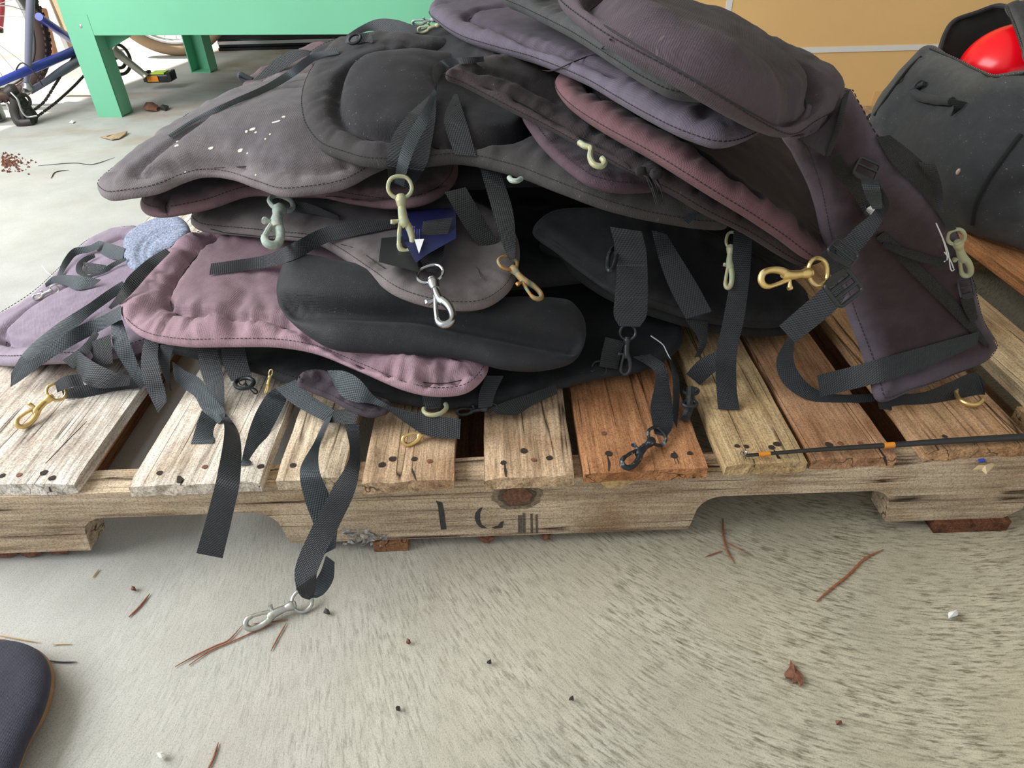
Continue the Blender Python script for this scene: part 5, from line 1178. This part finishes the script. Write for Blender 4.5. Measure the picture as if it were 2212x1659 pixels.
# ------------------------------------------------------------------ foam cushion at lower left
fo = [(-70, 1386, .026), (0, 1384, .026), (45, 1389, .026), (84, 1406, .026), (106, 1436, .026), (109, 1470, .026), (95, 1528, .026), (60, 1600, .026), (15, 1690, .026), (-100, 1760, .026), (-220, 1600, .026), (-180, 1440, .026)]
fc = seat('foam_cushion', fo, 'navy grey rounded foam cushion with tan backing on the bare floor at lower left', 'cushion')
fo2 = [(u+(8 if u > 60 else 3 if u > 0 else 0), v+(5 if u > 0 else 0), .008) for u, v, z in fo]
pad(fc, FAB['foam'], fo, T=.011, Tb=.014, R=.020, stitch=None, seed=51, pucker=0, low=.001, rough=.0003, name='cushion')
pad(fc, MT['tan'], fo2, T=.012, Tb=.007, R=.008, stitch=None, seed=52, pucker=0, low=.001, rough=.0003, name='backing')

# ------------------------------------------------------------------ rod tip lying on the deck boards
rd = empty('fishing_rod', tuple(pt(1900, 965, .127)), 'thin black fishing rod tip with orange bands lying on the front deck boards', 'fishing rod')
ends = [(1612, 984), (1760, 972), (1930, 961), (2080, 951), (2300, 939)]; P = cr([pt(u, v, .1275) for u, v in ends], 8)
m = MB(); m.tube(P, np.linspace(.0018, .0042, len(P)), 10); m.build('blank', MT['rod'], rd, True)
for x0, x1 in ((1638, 1663), (1908, 1931)):
    y = lambda x: np.interp(x, [e[0] for e in ends], [e[1] for e in ends])
    rr = .0024 if x0 < 1800 else .0032
    m = MB(); m.tube([pt(x0, y(x0), .1275), pt((x0+x1)/2, y((x0+x1)/2), .1275), pt(x1, y(x1), .1275)], rr, 10); m.build('orange_band', MT['orange'], rd, True)
m = MB(); m.tube([pt(1607+7*math.cos(a), 979+5*math.sin(a), .1275) for a in np.linspace(0, 6.28, 14)[:-1]], .0006, 5, closed=True); m.build('tip_guide', MT['steel'], rd)

# ------------------------------------------------------------------ litter on the floor
def needle(uvs, label, r=.0008, mat='needle', z=.0015, cat='pine needle', name='pine_needle', group='pine needles on the concrete'):
    m = MB(); q = cr([pt(u, v, z) for u, v in uvs], 6); k = len(q); m.tube(q, r*np.interp(np.linspace(0, 1, k), [0, .2, .8, 1], [.5, 1, 1, .3]), 6); o = m.build(name, MT[mat]); return tag(o, label, cat, group)
needle([(378, 1440), (430, 1412), (470, 1393), (492, 1384), (523, 1351)], 'long reddish pine needle with a kink, pointing down left from the nickel hook')
needle([(408, 1437), (450, 1408), (505, 1384), (560, 1360), (588, 1349)], 'long straight reddish pine needle alongside the kinked one under the nickel hook')
needle([(585, 1406), (600, 1378), (619, 1345)], 'short reddish pine needle pointing down below the nickel hook')
needle([(545, 1348), (585, 1344), (622, 1338)], 'short reddish pine needle lying just below the nickel hook body')
needle([(278, 1333), (300, 1312), (324, 1282)], 'short dark pine needle alone on the floor left of the hanging strap', .0011)
needle([(200, 1248), (207, 1238), (214, 1229)], 'tiny greenish pine needle near the left foot of the pallet', .0009, 'straw')
needle([(1764, 1299), (1800, 1268), (1835, 1240), (1868, 1207), (1908, 1187)], 'long thick red brown pine needle in front of the right part of the pallet', .0013)
needle([(1524, 1203), (1545, 1195), (1561, 1190)], 'short brown pine needle left of the needle bundle under the right notch')
needle([(1562, 1120), (1563, 1160), (1572, 1192), (1587, 1218)], 'curved red brown pine needle coming out from under the right notch', .0011)
needle([(1564, 1168), (1585, 1180), (1612, 1193)], 'thin brown pine needle slanting right from the bundle at the right notch', .0006)
needle([(448, 1664), (460, 1640), (472, 1603)], 'brown pine needle cut off by the bottom edge of the photo', .001)
needle([(112, 1393), (132, 1391), (156, 1391)], 'short pale straw just right of the foam cushion top', .0007, 'straw', cat='straw', name='straw', group=None)
needle([(104, 1427), (135, 1430), (167, 1430)], 'dark straw sticking out from the right side of the foam cushion', .0008, 'dark', cat='straw', name='straw', group=None)
needle([(-5, 1371), (30, 1378), (86, 1388)], 'pale straw above the foam cushion at the left edge', .0008, 'straw', cat='straw', name='straw', group=None)
needle([(90, 573), (102, 588), (116, 598)], 'white bristle on the floor beside the pale violet seat', .0009, 'paper', z=.01, cat='bristle', name='bristle', group=None)
needle([(110, 385), (122, 371), (150, 367)], 'forked dark twig on the floor left of the grey plum seat', .0012, 'dark', cat='twig', name='twig', group=None)
needle([(82, 358), (160, 352), (200, 355), (248, 340)], 'long thin dry stalk on the floor left of the pile', .0010, 'dark', cat='stalk', name='stalk', group=None)
needle([(720, 118), (760, 116), (595, 116)], 'thin dark stalk on the floor near the black box', .001, 'dark', cat='stalk', name='stalk', group=None)
def flake(uvs, label, mat, cat, name, z=.001, th=.002, curl=.003, group=None, seed=0):
    rs = np.random.RandomState(seed); P = [pt(u, v, z) for u, v in uvs]; c = np.mean(P, 0); V = []; n = len(P)
    for h in (0, th):
        for p in P: V.append(p+np.array([0, 0, h+curl*rs.rand()]))
        V.append(c+np.array([0, 0, h+curl*1.2]))
    F_c = []
    for i in range(n):
        j = (i+1) % n; F_c += [(i, n, j), (n+1+i, n+1+j, n+1+n), (i, j, n+1+j, n+1+i)]
    o = mesh_obj(name, V, F_c, MT[mat]); return tag(o, label, cat, group)
flake([(1707, 1428), (1712, 1440), (1722, 1450), (1733, 1463), (1734, 1478), (1727, 1485), (1722, 1476), (1712, 1478), (1711, 1470), (1696, 1468), (1693, 1458), (1703, 1446)], 'dry brown folded leaf on the concrete at the lower right', 'leaf', 'leaf', 'dry_leaf', seed=1)
flake([(1804, 1559), (1816, 1560), (1818, 1567), (1806, 1568)], 'tiny red brown chip below the dry leaf', 'bark', 'chip', 'wood_chip', seed=2)
flake([(2046, 1328), (2063, 1323), (2068, 1331), (2048, 1338)], 'small white paper scrap on the floor at right', 'paper', 'paper scrap', 'paper_scrap', seed=3)
flake([(343, 1634), (350, 1628), (358, 1630), (361, 1638), (355, 1644), (347, 1642)], 'small white pebble on the floor near the bottom edge', 'chip', 'pebble', 'pebble', th=.004, seed=4)
flake([(2112, 994), (2124, 992), (2128, 998), (2114, 1000)], 'bit of blue plastic on the front beam at the right', 'blue', 'plastic scrap', 'plastic_scrap', z=.106, th=.001, curl=.001, seed=5)
flake([(2095, 1023), (2110, 1010), (2118, 1016), (2140, 1006), (2144, 1012), (2128, 1029), (2118, 1020)], 'curled pale wood shaving on the front beam at the right', 'straw', 'wood shaving', 'wood_shaving', z=.103, curl=.005, seed=6)
for i, q in enumerate(((10, 1198, 30, 'first'), (70, 1197, 22, ''), (130, 1195, 18, ''), (1052, 1168, 16, ''), (1180, 1164, 9, ''))):
    u, v, w_, _ = q; lab_ = ['wide red bark scrap under the left end of the front beam', 'middle red bark scrap under the left end of the front beam', 'right red bark scrap under the left foot of the pallet', 'red bark scrap under the middle foot of the pallet', 'small red bark crumb under the middle foot of the pallet'][i]
    flake([(u-w_, v+4), (u-w_*.5, v-4), (u, v+1), (u+w_*.6, v-5), (u+w_, v+3), (u+w_*.3, v+8), (u-w_*.4, v+8)], lab_, 'bark', 'bark', 'bark_scrap', th=.006, curl=.005, seed=10+i, group='bark scraps under the pallet')
flake([(310, 240), (318, 228), (332, 229), (344, 234), (340, 241), (322, 243)], 'crumpled red brown leaf on the floor right of the green table leg', 'leaf', 'leaf', 'dry_leaf', th=.006, curl=.012, seed=20)
flake([(343, 234), (352, 230), (366, 235), (358, 240), (348, 238)], 'small dark leaf beside the crumpled red brown one near the table leg', 'dark', 'leaf', 'dry_leaf', th=.004, curl=.01, seed=21)
flake([(216, 297), (232, 299), (240, 294), (260, 294), (276, 287), (272, 293), (258, 301), (242, 304)], 'grey tan strip of bark on the floor between table leg and pile', 'tanboard', 'bark', 'bark_scrap', curl=.006, seed=22)
flake([(150, 266), (156, 262), (163, 263), (158, 267)], 'little white paper scrap on the floor left of the table leg', 'paper', 'paper scrap', 'paper_scrap', seed=23)
for i, (u, v, lab_) in enumerate(((707, 1325, 'small dark bark crumb right of the nickel hook'), (883, 1389, 'small rusty crumb on the floor below the middle foot'), (1057, 1434, 'tiny round dark seed on the middle of the floor'), (1234, 1512, 'small dark seed husk on the floor, lower centre right'), (861, 1533, 'tiny dark husk on the floor at lower centre'), (290, 1275, 'tiny rust speck on the floor above the short dark needle'))):
    s_ = 5 if i != 0 else 7
    flake([(u-s_, v+2), (u-2, v-s_*.7), (u+s_*.7, v-3), (u+s_, v+3), (u+1, v+s_*.8)], lab_, 'dark' if i not in (1, 5) else 'bark', 'crumb', 'floor_crumb', th=.003, seed=30+i)
m = MB(); rs = np.random.RandomState(4)
for k in range(160):
    u = 5+abs(rs.randn())*26; v = 352+rs.randn()*9; P = at_z(u, v, 0); r = .002+.004*rs.rand(); a = rs.rand()*6
    m.add([P+np.array([r*math.cos(a+j*2.1), r*math.sin(a+j*2.1), 0]) for j in range(3)]+[P+np.array([0, 0, r])], [(0, 1, 3), (1, 2, 3), (2, 0, 3)])
o = m.build('dirt', MT['bark']); tag(o, 'little heap of brown dirt swept together at the left edge', 'dirt', kind='stuff')
